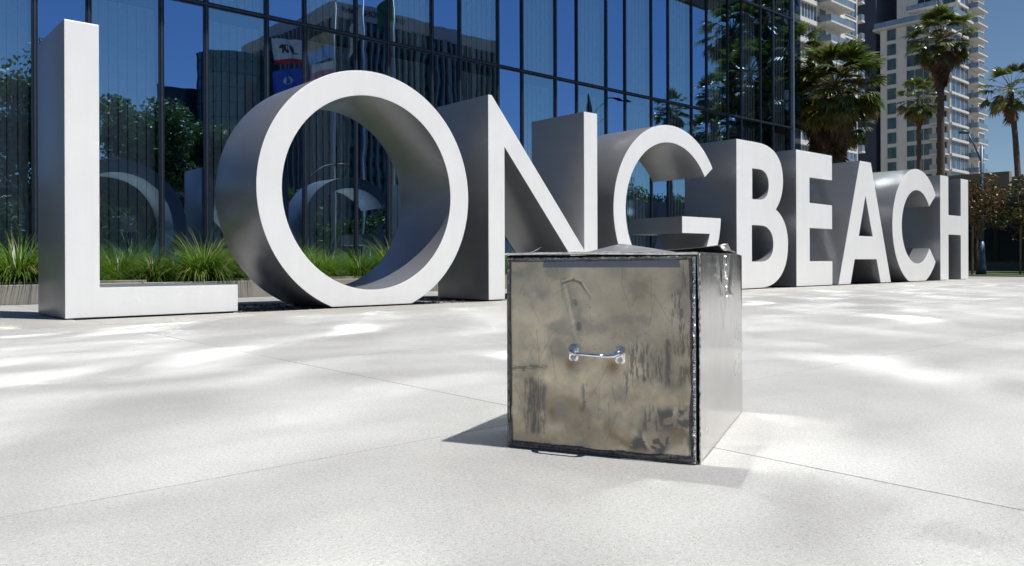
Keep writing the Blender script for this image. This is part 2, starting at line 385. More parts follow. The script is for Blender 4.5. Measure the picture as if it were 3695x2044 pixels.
# the C: a tall oval ring, open to the right
def ell(cx_, cz_, a_, b_, t0, t1, n): return [(cx_+a_*math.cos(R(t0+(t1-t0)*i/n)), cz_+b_*math.sin(R(t0+(t1-t0)*i/n))) for i in range(n+1)]
to = math.degrees(math.asin(1.49/1.575))
P = ell(22.60, 1.475, 1.575, 1.575, 36, 180+70.5, 70)[:]
P += ell(22.60, 1.475, 1.575, 1.575, 360-70.5, 360-37.5, 16) + ell(22.60, 1.475, 1.0, 1.0, -35, -(360-36), 70)
P = [(x, max(z, 0)) for x, z in P]
letter('C', [P], 'bold white letter C open towards the H at its right')
letter('H', [[(24.195, 0), (24.80, 0), (24.80, 1.31), (25.752, 1.31), (25.752, 0), (26.36, 0), (26.36, T), (25.757, T), (25.757, 1.88), (24.80, 1.88), (24.80, T), (24.195, T)]],
       'last white letter H at the far right end of the sign')
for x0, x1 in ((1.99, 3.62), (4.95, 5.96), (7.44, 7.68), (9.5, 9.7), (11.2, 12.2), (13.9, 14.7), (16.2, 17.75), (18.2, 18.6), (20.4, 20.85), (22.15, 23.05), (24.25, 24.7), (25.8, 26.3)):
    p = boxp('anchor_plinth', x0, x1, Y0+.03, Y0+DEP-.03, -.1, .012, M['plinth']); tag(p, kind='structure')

# ------------------------------------------------------------------ glass building
bld = thing('glass_office_building', 'long office building with a blue reflective glass curtain wall behind the letters', 'building')
ZT = 5.5; TOP = 42.0
floors = [(.30, ZT), (ZT, 9.55)]
z = 9.55
while z < TOP: floors.append((z, z+4.05)); z += 4.05
TOP = z
P0 = 2.79; MOD = 2.031
edges = []                       # (x, kind) start of each pane
k = -5
while True:
    a_ = P0+MOD*k; b_ = a_+.82
    if a_ > XE-.1: break
    edges.append((a_, b_, 'narrow'));
    if b_ < XE-.2: edges.append((b_, min(a_+MOD, XE), 'wide'))
    k += 1
XW = edges[0][0]
mc, t, oo = newmat('clear_pane_side'); g = G(t); tr = g.n('ShaderNodeBsdfTransparent'); g.l(tr.outputs[0], oo.inputs[0]); M['clear'] = mc
pm = {}
def pane(x0, x1, z0, z1, tilt, kd):
    k = (round(x1-x0, 2), round(z1-z0, 2), kd)
    if k not in pm:
        w, h = x1-x0, z1-z0
        mb = MB().box(-w/2+.045, w/2-.045, 0, .012, -h/2+.045, h/2-.045); me = mb.mesh('pane')
        me.materials.append(M['glass'] if kd == 'narrow' else M['glass_wide']); me.materials.append(M['clear'])
        for i, p in enumerate(me.polygons): p.material_index = 0 if p.normal.y < -.9 else 1
        pm[k] = me
    o = ob('glass_pane', pm[k], None, bld, ((x0+x1)/2, YF, (z0+z1)/2)); o.rotation_euler = tilt; return o
for (x0, x1, kd) in edges:
    for fi, (z0, z1) in enumerate(floors):
        if fi > 2: continue
        pane(x0, x1, z0, z1, (random.gauss(0, .0016), 0, random.gauss(0, .0016)), kd)
# storeys above the frame: one joined glazed skin (never in view, only mirrors the sun)
V = []; F = []; rp = random.Random(77)
for (x0, x1, kd) in edges:
    for fi, (z0, z1) in enumerate(floors):
        if fi <= 2: continue
        n = len(V); nx_, nz_ = 8, 12; bow = rp.gauss(-.0015, .0022); tw = rp.gauss(0, .0012); tx, tz_ = rp.gauss(0, .0008), rp.gauss(0, .0012); e3 = rp.gauss(0, .0012)
        for i in range(nx_+1):
            for j in range(nz_+1):
                p, q = 2*i/nx_-1, 2*j/nz_-1
                y = bow*(1-p*p)*(1-q**4)*1.6+tw*p*q+tx*p+tz_*q+e3*math.sin(q*4.2+p)*(1-p*p)
                V.append((x0+.04+(x1-x0-.08)*i/nx_, YF+y, z0+.05+(z1-z0-.1)*j/nz_))
        for i in range(nx_):
            for j in range(nz_):
                a_ = n+i*(nz_+1)+j; F.append((a_, a_+nz_+1, a_+nz_+2, a_+1))
up_ = ob('upper_glazing', mesh('upper', V, F, True), M['glass_up'], bld); up_['kind'] = 'stuff'
for x in [e[0] for e in edges]:
    big = MB().box(x-.045, x+.045, YF-.028, YF+.10, .18, TOP)
    mo = ob('mullion', big.mesh('mullion'), M['mullion'], bld)
    ob('mullion_cap', MB().box(x-.013, x+.013, YF-.042, YF-.0285, .18, TOP).mesh('cap'), M['mull_face'], mo)
for fi, (z0, z1) in enumerate(floors):
    tr_ = ob('transom', MB().box(XW, XE-.03, YF-.022, YF+.09, z1-.048, z1+.048).mesh('transom'), M['mullion'], bld)
    ob('transom_cap', MB().box(XW, XE-.03, YF-.036, YF-.0225, z1-.017, z1+.017).mesh('cap'), M['mull_face'], tr_)
boxp('sill', XW, XE-.03, YF-.03, YF+.12, .16, .345, M['mullion'], bld)
boxp('base_wall', XW, XE-.05, YF+.002, YF+.2, -.15, .16, M['planter'], bld)
boxp('corner_post', XE-.03, XE+.05, YF-.05, YF+.10, -.1, TOP, M['corner'], bld)
boxp('side_wall', XE-.12, XE-.02, YF+.12, YF+24, -.1, TOP, M['teal_dark'], bld)
boxp('back_wall', XW, XE-.13, YF+6, YF+6.3, -.1, TOP, M['interior'], bld)
boxp('end_wall', XW-.3, XW, YF, YF+24, -.1, TOP, M['interior'], bld)
for fi, (z0, z1) in enumerate(floors):
    boxp('floor_slab', XW, XE-.13, YF+.15, YF+5.9, z0-.25, z0-.02, M['interior'], bld)
boxp('roof', XW-.3, XE+.05, YF, YF+24, TOP+.1, TOP+.6, M['soffit'], bld)
# vertical blinds behind the wide panes
for fi, (z0, z1) in enumerate(floors[:3]):
    for (x0, x1, kd) in edges:
        if kd != 'wide': continue
        mb = MB(); nv = 7; w = (x1-x0-.10)/nv
        for i in range(nv):
            xa = x0+.05+i*w
            mb.add([(xa, YF+.16, z0+.1), (xa+w*.94, YF+.19, z0+.1), (xa+w*.94, YF+.19, z1-.1), (xa, YF+.16, z1-.1),
                    (xa, YF+.165, z0+.1), (xa+w*.94, YF+.195, z0+.1), (xa+w*.94, YF+.195, z1-.1), (xa, YF+.165, z1-.1)],
                   [(0, 1, 2, 3), (7, 6, 5, 4), (0, 3, 7, 4), (1, 5, 6, 2)])
        ob('vertical_blind', mb.mesh('blind'), M['blind'], bld)
can = boxp('canopy', XW, 24.14, YF-1.5, YF-.045, 9.60, 9.9, M['soffit'], bld)
ob('canopy_edge', MB().box(XW, 24.16, YF-1.56, YF-1.502, 9.56, 9.95).mesh('edge'), M['corner'], can)

# ------------------------------------------------------------------ planter with fountain grass
pl = thing('long_planter', 'low concrete planter wall running along the foot of the glass building', 'planter', (0, 0, 0))
seams = [-10.9, -6.9, -2.9, .9, 3.731, 5.065, 6.93, 8.9, 10.9, 12.9, 14.9, 16.9, 18.9, 20.9, 22.9, 24.9, 27.3]
for a_, b_ in zip(seams[:-1], seams[1:]):
    boxp('wall_panel', a_+.004, b_-.004, 12.63, 12.80, -.1, .272, M['planter'], pl, .006)
    br = boxp('bracket', b_-.012, b_+.012, 12.615, 12.82, .20, .295, M['pole_metal'], pl, .003)
boxp('soil_bed', -10.9, 27.3, 12.81, 15.15, -.1, .215, M['soil'], pl)
for a_, b_ in ((-8, -4), (.6, 3.9), (5.0, 8.2), (9.5, 12.0), (14.0, 16.5), (19, 22)):
    boxp('inner_kerb', a_, b_, 13.02, 13.14, .1, .305, M['planter'], pl, .006)
M['straw'] = leafmat('straw_blade', (.16, .14, .05), (.34, .30, .14), .3, .6)
def grass_mesh(seed, n=950, h=.70, spread=.62):
    r = random.Random(seed); V = []; F = []
    for i in range(n):
        az = r.uniform(0, 2*math.pi); br_ = abs(r.gauss(0, .10)); x, y = br_*math.cos(az), br_*math.sin(az)
        lean = r.uniform(.05, 1.0)**.8; L = h*r.uniform(.65, 1.3)*(1.15-.25*lean); az2 = az+r.gauss(0, .35)
        w = r.uniform(.0035, .0075); dx, dy = math.cos(az2), math.sin(az2); sx, sy = -dy*w, dx*w
        n0 = len(V); segs = 5; px, py, pz = x, y, 0.; ang = .12+lean*.5
        for s_ in range(segs+1):
            tw = 1-(s_/segs)**2*.92
            V.append((px-sx*tw, py-sy*tw, pz)); V.append((px+sx*tw, py+sy*tw, pz))
            st = L/segs; px += math.sin(ang)*st*dx; py += math.sin(ang)*st*dy; pz += math.cos(ang)*st
            ang += (.16+.42*lean)*(1+.4*s_/segs)*r.uniform(.8, 1.2)*.8
        for s_ in range(segs): a_ = n0+2*s_; F.append((a_, a_+1, a_+3, a_+2))
    m_ = mesh('grass_clump', V, F, True); m_.materials.append(M['grass']); m_.materials.append(M['straw'])
    for i_, p_ in enumerate(m_.polygons): p_.material_index = 1 if (i_//5) % 9 == 0 else 0
    return m_
gm = [grass_mesh(s_) for s_ in range(5)]
def grass(x, y, sc, label):
    o = ob('fountain_grass_clump', random.choice(gm), None, None, (x, y, .20), random.uniform(0, 6.28)); o.scale = (sc*1.15, sc*1.15, sc)
    return tag(o, label, 'grass clump', 'fountain grass clumps in the planter')
named = [(2.25, 13.35, 1.15, 'tall green fountain grass clump at the left edge, spilling over the planter'),
         (4.15, 13.5, .85, 'green fountain grass clump just right of the upright of the L'),
         (4.85, 13.2, 1.22, 'big bright green fountain grass clump over the foot of the L'),
         (5.65, 13.5, .88, 'green fountain grass clump above the end of the L foot'),
         (6.5, 13.35, 1.02, 'fountain grass clump touching the left flank of the O ring'),
         (8.6, 13.3, 1.2, 'bright fountain grass clump framed by the left half of the O opening'),
         (9.35, 13.4, .95, 'bright fountain grass clump framed by the right half of the O opening'),
         (15.9, 13.4, .95, 'fountain grass clump peeping between the crossbar of the G and the box')]
for a_ in named: grass(*a_)
def grass_mass(name, spots, label):
    VV, FF, off = [], [], 0
    for (x, y, sc, a_) in spots:
        me = random.choice(gm); n = len(me.vertices); co = np.empty(n*3, np.float32); me.vertices.foreach_get('co', co); co = co.reshape(-1, 3)
        ix = np.empty(len(me.loops), np.int32); me.loops.foreach_get('vertex_index', ix)
        c_, s_ = math.cos(a_), math.sin(a_)
        VV.append(np.stack([(co[:, 0]*c_-co[:, 1]*s_)*sc*1.15+x, (co[:, 0]*s_+co[:, 1]*c_)*sc*1.15+y, co[:, 2]*sc+.2], 1)); FF.append(ix+off); off += n
    VV = np.concatenate(VV); FF = np.concatenate(FF); me = bpy.data.meshes.new(name); me.vertices.add(len(VV)); me.vertices.foreach_set('co', VV.reshape(-1).astype(np.float32))
    me.loops.add(len(FF)); me.loops.foreach_set('vertex_index', FF); me.polygons.add(len(FF)//4); me.polygons.foreach_set('loop_start', np.arange(0, len(FF), 4, dtype=np.int32))
    me.polygons.foreach_set('use_smooth', np.ones(len(FF)//4, bool)); me.update(calc_edges=True)
    tag(ob(name, me, M['grass']), label, 'grass', kind='stuff')
sp1 = []; xg = -9.5
while xg < 27:
    if min(abs(xg-n_[0]) for n_ in named) > .45: sp1.append((xg, 13.45+random.uniform(-.15, .15), random.uniform(.8, 1.05), random.uniform(0, 6.28)))
    xg += random.uniform(.72, .95)
grass_mass('fountain_grass_fill', sp1, 'fountain grass filling the planter between the clumps, mostly hidden by the letters')
sp2 = []; xg = -9.2
while xg < 27:
    sp2.append((xg, 14.35+random.uniform(-.15, .15), random.uniform(.5, .95), random.uniform(0, 6.28))); xg += random.uniform(.85, 1.05)
grass_mass('fountain_grass_back_row', sp2, 'back row of fountain grass growing against the glass wall')

# ------------------------------------------------------------------ dented steel box
BW, BD, BH = .581, .848, .590
UX = Vector((.4165, -.9091, 0)).normalized(); WX = Vector((-UX.y, UX.x, 0))          # along the front face / towards the back
box = thing('metal_box', 'dented stained steel box with a chrome handle standing on the pale paving', 'box', (1.603, 1.837, 0))
box.rotation_euler = (0, 0, math.atan2(UX.y, UX.x))       # local x along the front, y back, z up
def vnoise(U, V_, s, seed, oct_=4, sx=1., sy=1.):
    r = np.random.default_rng(seed); out = np.zeros_like(U); amp = 1.; tot = 0
    for k in range(oct_):
        f = s*2**k; a = U*f*sx+17.3; b = V_*f*sy+9.1
        T_ = r.random((256, 256)); ia = np.floor(a).astype(int); ib = np.floor(b).astype(int); fa = a-ia; fb = b-ib
        fa = fa*fa*(3-2*fa); fb = fb*fb*(3-2*fb)
        g00 = T_[ia % 256, ib % 256]; g10 = T_[(ia+1) % 256, ib % 256]; g01 = T_[ia % 256, (ib+1) % 256]; g11 = T_[(ia+1) % 256, (ib+1) % 256]
        out += amp*((g00*(1-fa)+g10*fa)*(1-fb)+(g01*(1-fa)+g11*fa)*fb); tot += amp; amp *= .55
    return out/tot
def sstep(a, b, x): t = np.clip((x-a)/(b-a), 0, 1); return t*t*(3-2*t)
def softbox(U, V_, u0, u1, v0, v1, e=.012):
    return sstep(u0-e, u0+e, U)*(1-sstep(u1-e, u1+e, U))*sstep(v0-e, v0+e, V_)*(1-sstep(v1-e, v1+e, V_))
def seg(U, V_, a, b):
    ax, ay = a; bx, by = b; dx, dy = bx-ax, by-ay; t = np.clip(((U-ax)*dx+(V_-ay)*dy)/(dx*dx+dy*dy), 0, 1)
    return np.hypot(U-ax-t*dx, V_-ay-t*dy), t
def gridmesh(name, nu, nv, fn, attrs=None):
    u = np.linspace(0, 1, nu); v = np.linspace(0, 1, nv); U, V_ = np.meshgrid(u, v, indexing='ij')
    P = fn(U, V_); me = bpy.data.meshes.new(name); n = nu*nv
    idx = np.arange(n).reshape(nu, nv)
    q = np.stack([idx[:-1, :-1], idx[1:, :-1], idx[1:, 1:], idx[:-1, 1:]], -1).reshape(-1, 4)
    me.vertices.add(n); me.vertices.foreach_set('co', np.stack(P, -1).reshape(-1).astype(np.float32))
    me.loops.add(q.size); me.loops.foreach_set('vertex_index', q.reshape(-1).astype(np.int32))
    me.polygons.add(len(q)); me.polygons.foreach_set('loop_start', np.arange(0, q.size, 4, dtype=np.int32))
    me.polygons.foreach_set('use_smooth', np.ones(len(q), bool)); me.update(calc_edges=True)
    for k, arr in (attrs or {}).items():
        at = me.attributes.new(k, 'FLOAT', 'POINT'); at.data.foreach_set('value', arr.reshape(-1).astype(np.float32))
    return me
# front door panel: metres u (0..BW), v (0..BH)
nu, nv = 300, 300
MX = .011; u_ = np.linspace(MX, BW-MX*1.5, nu); v_ = np.linspace(.016, BH-.016, nv); U, V_ = np.meshgrid(u_, v_, indexing='ij')
blot = vnoise(U, V_, 7, 1, 5); blot2 = vnoise(U, V_, 16, 2, 4); fib = vnoise(U, V_, 26, 3, 3, 9, 1.2); fine = vnoise(U, V_, 120, 4, 3)
streak = sstep(.52, .60, vnoise(U, V_, 40, 5, 3, 6, .9))
scr = np.zeros_like(U)
for (a0, a1, b0, b1, th) in ((.382, .452, .235, .335, .50), (.488, .505, .215, .345, .30), (.515, .562, .31, .40, .50), (.525, .558, .225, .275, .42), (.505, .54, .40, .49, .52),
                         (.535, .55, .475, .56, .50), (.06, .125, .05, .20, .46), (.055, .11, .10, .22, .5), (.455, .48, .23, .32, .5), (.37, .385, .17, .26, .46), (.24, .255, .14, .22, .55),
                         (.42, .47, .09, .16, .52), (.55, .57, .02, .09, .5)):
    scr = np.maximum(scr, softbox(U+.01*(blot2-.5), V_+.05*(fib-.5), a0, a1, b0, b1, .010)*sstep(th, th+.05, fib))
# sideways scribble at the left edge
sw_ = vnoise(U+.6*V_, V_, 30, 8, 3, 1.2, 8)
scr = np.maximum(scr, softbox(U, V_-.10*(U), .012, .13, .232, .246, .007)*sstep(.42, .5, sw_))
# grey worn patches low on the right and left
grey = 1.2*softbox(U+.06*(blot-.5), V_+.07*(blot2-.5), .385, .495, .020, .065, .018)*sstep(.44, .50, vnoise(U, V_, 34, 9, 4))
grey = np.maximum(grey, 1.1*softbox(U+.08*(blot-.5), V_+.06*(blot2-.5), .455, .56, .080, .150, .022)*sstep(.42, .50, vnoise(U, V_, 26, 10, 4)))
grey = np.maximum(grey, .55*softbox(U+.05*(blot-.5), V_+.07*(blot2-.5), .065, .105, .06, .20, .01))
grey = np.maximum(grey, .5*softbox(U, V_, .488, .502, .22, .345, .003))
rust = sstep(.50, .72, vnoise(U, V_, 11, 12, 4))*sstep(.30, .0, V_)*.9
for (a0, b0, r0) in ((.335, .262, .022), (.205, .262, .016), (.145, .115, .012), (.24, .13, .010)):
    rust = np.maximum(rust, np.exp(-(((U-a0)/r0)**2+((V_-b0)/(r0*1.1))**2)))
for k_ in range(46):
    a0 = rng.uniform(.03, .55); b0 = rng.uniform(.03, .55); an = rng.normal(1.45, .5); L_ = rng.uniform(.02, .11)
    d, t_ = seg(U, V_, (a0, b0), (a0+L_*math.cos(an), b0+L_*math.sin(an))); scr = np.maximum(scr, rng.uniform(.35, .8)*np.exp(-(d/.0011)**2))
for k_ in range(16):
    a0 = rng.uniform(.03, .55); b0 = rng.uniform(.02, .5); r0 = rng.uniform(.002, .006)
    grey = np.maximum(grey, .55*sstep(r0, r0*.4, np.hypot(U-a0, (V_-b0)*rng.uniform(.5, 1))+.022*(blot2-.5)))
tape = softbox(U+.006*(vnoise(U, V_, 90, 14, 2)-.5), V_, .118, .530, .548, .572, .0015)
# relief
dsp = .0035*(vnoise(U, V_, 5, 20, 3)-.5)
d, t_ = seg(U, V_, (.181, .502), (.216, .345)); dsp -= .0055*np.exp(-(d/.0055)**2)*(1-.6*t_)
d, t_ = seg(U, V_, (.186, .502), (.222, .35)); dsp += .004*np.exp(-((d-.004)/.007)**2)*(1-.5*t_)
d, t_ = seg(U, V_, (.181, .504), (.212, .514)); dsp -= .005*np.exp(-(d/.003)**2)
d, t_ = seg(U, V_, (.212, .514), (.236, .505)); dsp -= .004*np.exp(-(d/.003)**2)
d, t_ = seg(U, V_, (.236, .505), (.268, .462)); dsp -= .004*np.exp(-(d/.0035)**2)*(1-.7*t_)
dsp -= .006*np.exp(-(((U-.215)/.032)**2+((V_-.45)/.07)**2))
dsp += .004*np.exp(-(((U-.06)/.05)**2+((V_-.45)/.08)**2)); dsp -= .004*np.exp(-(((U-.42)/.08)**2+((V_-.42)/.1)**2))
fr_m = gridmesh('front_panel', nu, nv, lambda a, b: (U, -.004-dsp, V_), dict(blot=blot, blot2=blot2, scr=np.clip(scr, 0, 1), grey=np.clip(grey, 0, 1), rust=rust, tape=tape, fib=fib, hgt=V_/BH))
m, t, o = newmat('stained_steel'); g = G(t)
def at(n): 
    x = g.n('ShaderNodeAttribute', attribute_name=n); return x.outputs['Fac']
col = g.mix(g.ramp(at('blot'), [(.32, 0.), (.70, 1.)]), (.40, .335, .25), (.88, .76, .56))
col = g.mix(g.ramp(at('hgt'), [(.35, 0.), (1., .60)]), col, (.43, .37, .295))
col = g.mix(g.ramp(at('blot2'), [(.30, .55), (.55, 0.)]), col, (.26, .24, .21))
col = g.mix(at('rust'), col, (.30, .21, .115))
col = g.mix(at('grey'), col, (.15, .142, .135)); col = g.mix(g.mix(.30, at('scr'), 0.), col, (.17, .155, .135))
col = g.mix(at('tape'), col, (.17, .18, .225))
sp = g.noise(g.coord(), 160, 3, .6); col = g.mix(g.ramp(sp, [(.66, 0.), (.72, .7)]), col, (.14, .12, .09))
rg = g.mix(at('scr'), g.ramp(at('blot'), [(.3, .36), (.7, .48)]), .6)
g.bsdf(o, col, rg, .55, g.bump(g.noise(g.coord('Object', (60, 60, 8)), 6, 4), .12, .002)); M['front'] = m
ob('front_panel', fr_m, M['front'], box)
# crumpled silver foil / weld beads round the front panel
def strip(name, a, b, wid, mat, seed, crum=.003, nseg=170, y=-.006, edge=.4, parent=None):
    r = np.random.default_rng(seed); n = nseg; k = 6
    A = np.array(a); B = np.array(b); t = np.linspace(0, 1, n); dirv = (B-A)/np.linalg.norm(B-A); nrm = np.array((-dirv[1], dirv[0]))
    kn = n//4 if name == 'foil_bead' else n//13
    wob = np.interp(np.linspace(0, 1, n), np.linspace(0, 1, kn), r.normal(0, wid*edge*.38, kn))+r.normal(0, wid*.06, n); V = []
    for i in range(n):
        c_ = A+(B-A)*t[i]
        for j in range(k):
            s_ = j/(k-1); off = (-wid/2)+(wid+wob[i])*s_
            V.append((c_[0]+nrm[0]*off, y-abs(r.normal(0, crum))*(1 if 0 < j < k-1 else .1)-.002*math.sin(s_*math.pi), c_[1]+nrm[1]*off))
    F = [(i*k+j, i*k+j+1, (i+1)*k+j+1, (i+1)*k+j) for i in range(n-1) for j in range(k-1)]
    return ob(name, mesh(name, V, F), mat, parent or box)
M['foil'] = simple('crumpled_foil', (.62, .62, .62), .22, 1.0, var=.25, scale=90)
M['foil_dark'] = simple('grimy_foil', (.14, .13, .12), .42, .7, var=.4, scale=60)
M['box_black'] = simple('box_gap', (.008, .008, .009), .6)
strip('foil_bead', (BW-.012, .004), (BW-.012, BH-.012), .010, M['foil'], 3, .0035, 260)
strip('foil_edge', (BW-.020, .004), (BW-.020, BH-.012), .007, M['foil_dark'], 4, .001, 160, -.0065, .9)
strip('foil_bead', (.006, BH-.010), (.006, .004), .005, M['foil'], 5, .003, 240)
strip('foil_edge', (.013, .004), (.010, BH-.02), .006, M['foil_dark'], 6, .001, 160, -.0065, 1.2)
strip('foil_bead', (.006, BH-.016), (BW-.006, BH-.012), .008, M['foil'], 7, .0035, 260)
strip('foil_edge', (.008, BH-.024), (BW-.03, BH-.019), .004, M['foil_dark'], 17, .001, 160, -.0065, 1.1)
strip('foil_edge', (.01, .016), (BW-.01, .011), .015, M['foil_dark'], 8, .001, 120, -.0068, .5)
# body shell behind the door panel
boxp('front_frame', .003, BW-.008, .030, .036, .004, BH-.006, M['box_black'], box)
boxp('bottom_rim', .0, BW-.004, -.007, .012, .002, .010, M['foil_dark'], box)
boxp('left_side', -.001, .002, -.005, BD, .002, BH-.003, M['foil_dark'], box)
boxp('back_side', .0, BW, BD-.002, BD, .002, BH-.003, M['foil_dark'], box)
# right-hand side: polished sheet with a crumpled dent
ns, nz = 230, 170
yy = np.linspace(.006, BD, ns); zz = np.linspace(.003, BH, nz); Yg, Zg = np.meshgrid(yy, zz, indexing='ij')
ds = .0022*(vnoise(Yg, Zg, 4, 31, 3)-.5)+.0009*(vnoise(Yg, Zg, 9, 32, 2, 3, .6)-.5)
fade = sstep(0, .03, BD-Yg)*sstep(0, .02, BH-Zg)*sstep(0, .02, Yg)
for (a, b, w_, h_) in (((.37, .575), (.42, .30), .012, -.011), ((.42, .53), (.40, .46), .020, .012), ((.60, .55), (.50, .44), .034, -.014), ((.50, .44), (.36, .25), .024, .010),
                       ((.66, .43), (.54, .46), .010, .006), ((.36, .56), (.43, .42), .008, .010), ((.46, .56), (.52, .46), .018, .010), ((.40, .36), (.28, .20), .022, -.008), ((.30, .34), (.24, .20), .02, .006)):
    d, t_ = seg(Yg, Zg, a, b); ds += .16*h_*np.exp(-(d/w_)**2)*np.sin(math.pi*np.clip(t_*.85+.1, 0, 1))
ds = ds*fade - .022*np.maximum(0, Zg/BH-.42)**2 - .004*sstep(.5, 1., Yg/BD)*0
sd_m = gridmesh('side_panel', ns, nz, lambda a, b: (BW+.001+ds, Yg, Zg))
m, t, o = newmat('polished_side_steel'); g = G(t)
br1 = g.noise(g.coord('Object', (1, 1, 60)), 9, 3); sm = g.noise(g.coord(), 5, 4); v2 = g.noise(g.coord('Object', (1, 14, 1.2)), 3, 4)
col = g.mix(g.ramp(sm, [(.35, 0.), (.7, 1.)]), (.66, .65, .64), (.78, .77, .755)); col = g.mix(g.ramp(v2, [(.45, 0.), (.75, .35)]), col, (.50, .46, .42))
g.bsdf(o, col, g.ramp(sm, [(.3, .20), (.7, .30)]), 1.0, g.bump(br1, .02, .0006)); M['side'] = m
ob('side_panel', sd_m, M['side'], box)
boxp('side_core', BW-.045, BW-.042, .04, BD-.01, .003, BH-.02, M['box_black'], box)
sf = strip('side_foil', (0, BH-.004), (.022, .45), .014, M['foil'], 9, .0035, 70, 0, .9)
sf.rotation_euler = (0, 0, math.pi/2); sf.location = (BW+.004, .40, 0)
sb = MB(); r_ = random.Random(5)
P = [(BW+.002+r_.uniform(-.001, .001), .003+r_.uniform(-.002, .002), .004+(BH-.008)*i/90) for i in range(91)]
sb.tube(P, [r_.uniform(.0012, .0034) for _ in P], 6); ob('side_bead', sb.mesh('bead', True), M['foil'], box)
# lid: thin tray with the sheet lifting into a low peak, front left gap left dark
nl, nm = 120, 120
xx = np.linspace(-.002, BW+.001, nl); y2 = np.linspace(-.010, BD, nm); Xg, Y2 = np.meshgrid(xx, y2, indexing='ij')
dx_ = np.where(Xg < .315, (.315-Xg)/.135, (Xg-.315)/.185); dy_ = np.where(Y2 < .16, (.16-Y2)/.15, (Y2-.16)/.30)
pk = np.clip(1-np.maximum(dx_, 0)-.5*np.maximum(dy_, 0), 0, 1)
lz = BH+.0005+.031*pk*sstep(-.01, .12, Y2)+.0015*(vnoise(Xg, Y2, 12, 41, 3)-.5)
lz += .002*sstep(.18, .0, Xg)*0
lid_m = gridmesh('lid', nl, nm, lambda a, b: (Xg, Y2, lz))
m, t, o = newmat('scuffed_lid_steel'); g = G(t)
c = g.coord('Object', (1, 1, 1)); s1 = g.noise(g.coord('Object', (9, 60, 20)), 3, 4)
g.bsdf(o, g.mix(g.ramp(s1, [(.4, 0.), (.62, 1.)]), (.30, .30, .30), (.56, .56, .56)), .42, .85, g.bump(g.noise(c, 60, 4), .3, .002)); M['lid'] = m
ob('lid', lid_m, M['lid'], box)
V = []; F = []; n = 90
for i in range(n):
    x = -.003+(BW+.003)*i/(n-1); jag = r_.uniform(-.0008, .0008)
    for (yy_, z_) in ((-.0135+jag, -.0045), (-.0145+jag, .0018+jag), (-.006, .0028)): V.append((x, yy_, BH+z_+ .0015*math.sin(x*9)))
F = [(i*3+j, (i+1)*3+j, (i+1)*3+j+1, i*3+j+1) for i in range(n-1) for j in range(2)]
ob('lid_lip', mesh('lip', V, F), M['foil'], box)
mb = MB(); mb.tube([(.075, -.012, BH+.002), (.095, -.016, BH+.008), (.118, -.018, BH+.019)], [.0022, .0018, .0006], 6); ob('torn_foil', mb.mesh('torn'), M['foil'], box)
# curled flap at the back right of the lid
V = []; F = []; n = 26; k = 9
for i in range(n):
    s_ = i/(n-1); x = .02+.555*s_
    for j in range(k):
        q = j/(k-1); lift = .026*s_**2.2*(1-q)**1.0; yb = .47+.30*q-.03*s_
        curl = .010*s_**6*(1-q)*math.sin(q*9)
        V.append((x+.012*s_*(1-q), yb, BH+.004+lift+curl))
nn = len(V); V += [(a, b+.001, c_-.0014) for a, b, c_ in V]
for i in range(n-1):
    for j in range(k-1):
        q = (i*k+j, (i+1)*k+j, (i+1)*k+j+1, i*k+j+1); F.append(q); F.append(tuple(x+nn for x in q[::-1]))
for i in range(n-1): F.append((i*k, i*k+nn, (i+1)*k+nn, (i+1)*k))
for j in range(k-1): F.append(((n-1)*k+j, (n-1)*k+j+nn, (n-1)*k+j+1+nn, (n-1)*k+j+1))
M['flap'] = simple('curled_sheet', (.42, .41, .39), .4, .8, var=.3, scale=30)
ob('lid_flap', mesh('flap', V, F, True), M['flap'], box)
mb = MB(); mb.add([(.560, .44, BH+.030), (.578, .455, BH+.027), (.584, .49, BH+.012), (.570, .475, BH+.010), (.562, .4405, BH+.0295), (.580, .4555, BH+.0265), (.586, .4905, BH+.0115), (.572, .4755, BH+.0095)],
                   [(0, 1, 2, 3), (7, 6, 5, 4), (0, 4, 5, 1), (1, 5, 6, 2), (2, 6, 7, 3), (3, 7, 4, 0)])
ob('flap_tip', mb.mesh('tip'), M['foil'], box)
# chrome pull handle
hd = ob('handle', None, None, box, (.013, -.004, 0))
def rrect(w, h, r, n=6):
    out = []
    for (cx_, cz_, a0) in ((w/2-r, h/2-r, 0), (-w/2+r, h/2-r, 90), (-w/2+r, -h/2+r, 180), (w/2-r, -h/2+r, 270)):
        out += [(cx_+r*math.cos(R(a0+90*i/n)), cz_+r*math.sin(R(a0+90*i/n))) for i in range(n+1)]
    return out
for hx, hz in ((.203, .2965), (.345, .2945)):
    P = rrect(.030, .050, .011); n = len(P)
    P = [(x*(1-.22*math.exp(-(z/.006)**2)), z) for x, z in P]
    V = [(hx+x, 0, hz+z) for x, z in P]+[(hx+x, -.004, hz+z) for x, z in P]+[(hx+x*.84, -.0062, hz+z*.9) for x, z in P]
    F = [(i, (i+1) % n, (i+1) % n+n, i+n) for i in range(n)]+[(i+n, (i+1) % n+n, (i+1) % n+2*n, i+2*n) for i in range(n)]+[tuple(range(2*n, 3*n))]
    ob('mount_plate', mesh('plate', V, F, False, 40), M['chrome'], hd)
    b = MB(); b.tube([(hx, -.006, hz-.0135), (hx, -.0115, hz-.0135)], [.0085, .0078], 6); ob('bolt', b.mesh('bolt'), M['bolt'], hd)
    b = MB(); s = 1 if hx < .27 else -1
    b.tube([(hx-.003*s, -.004, hz+.012), (hx-.002*s, -.018, hz+.011), (hx+.003*s, -.031, hz+.006), (hx+.012*s, -.038, hz+.001), (hx+.024*s, -.040, hz)], [.0125, .0108, .0088, .0068, .0056], 16)
    ob('handle_arm', b.mesh('arm', True), M['chrome'], hd)
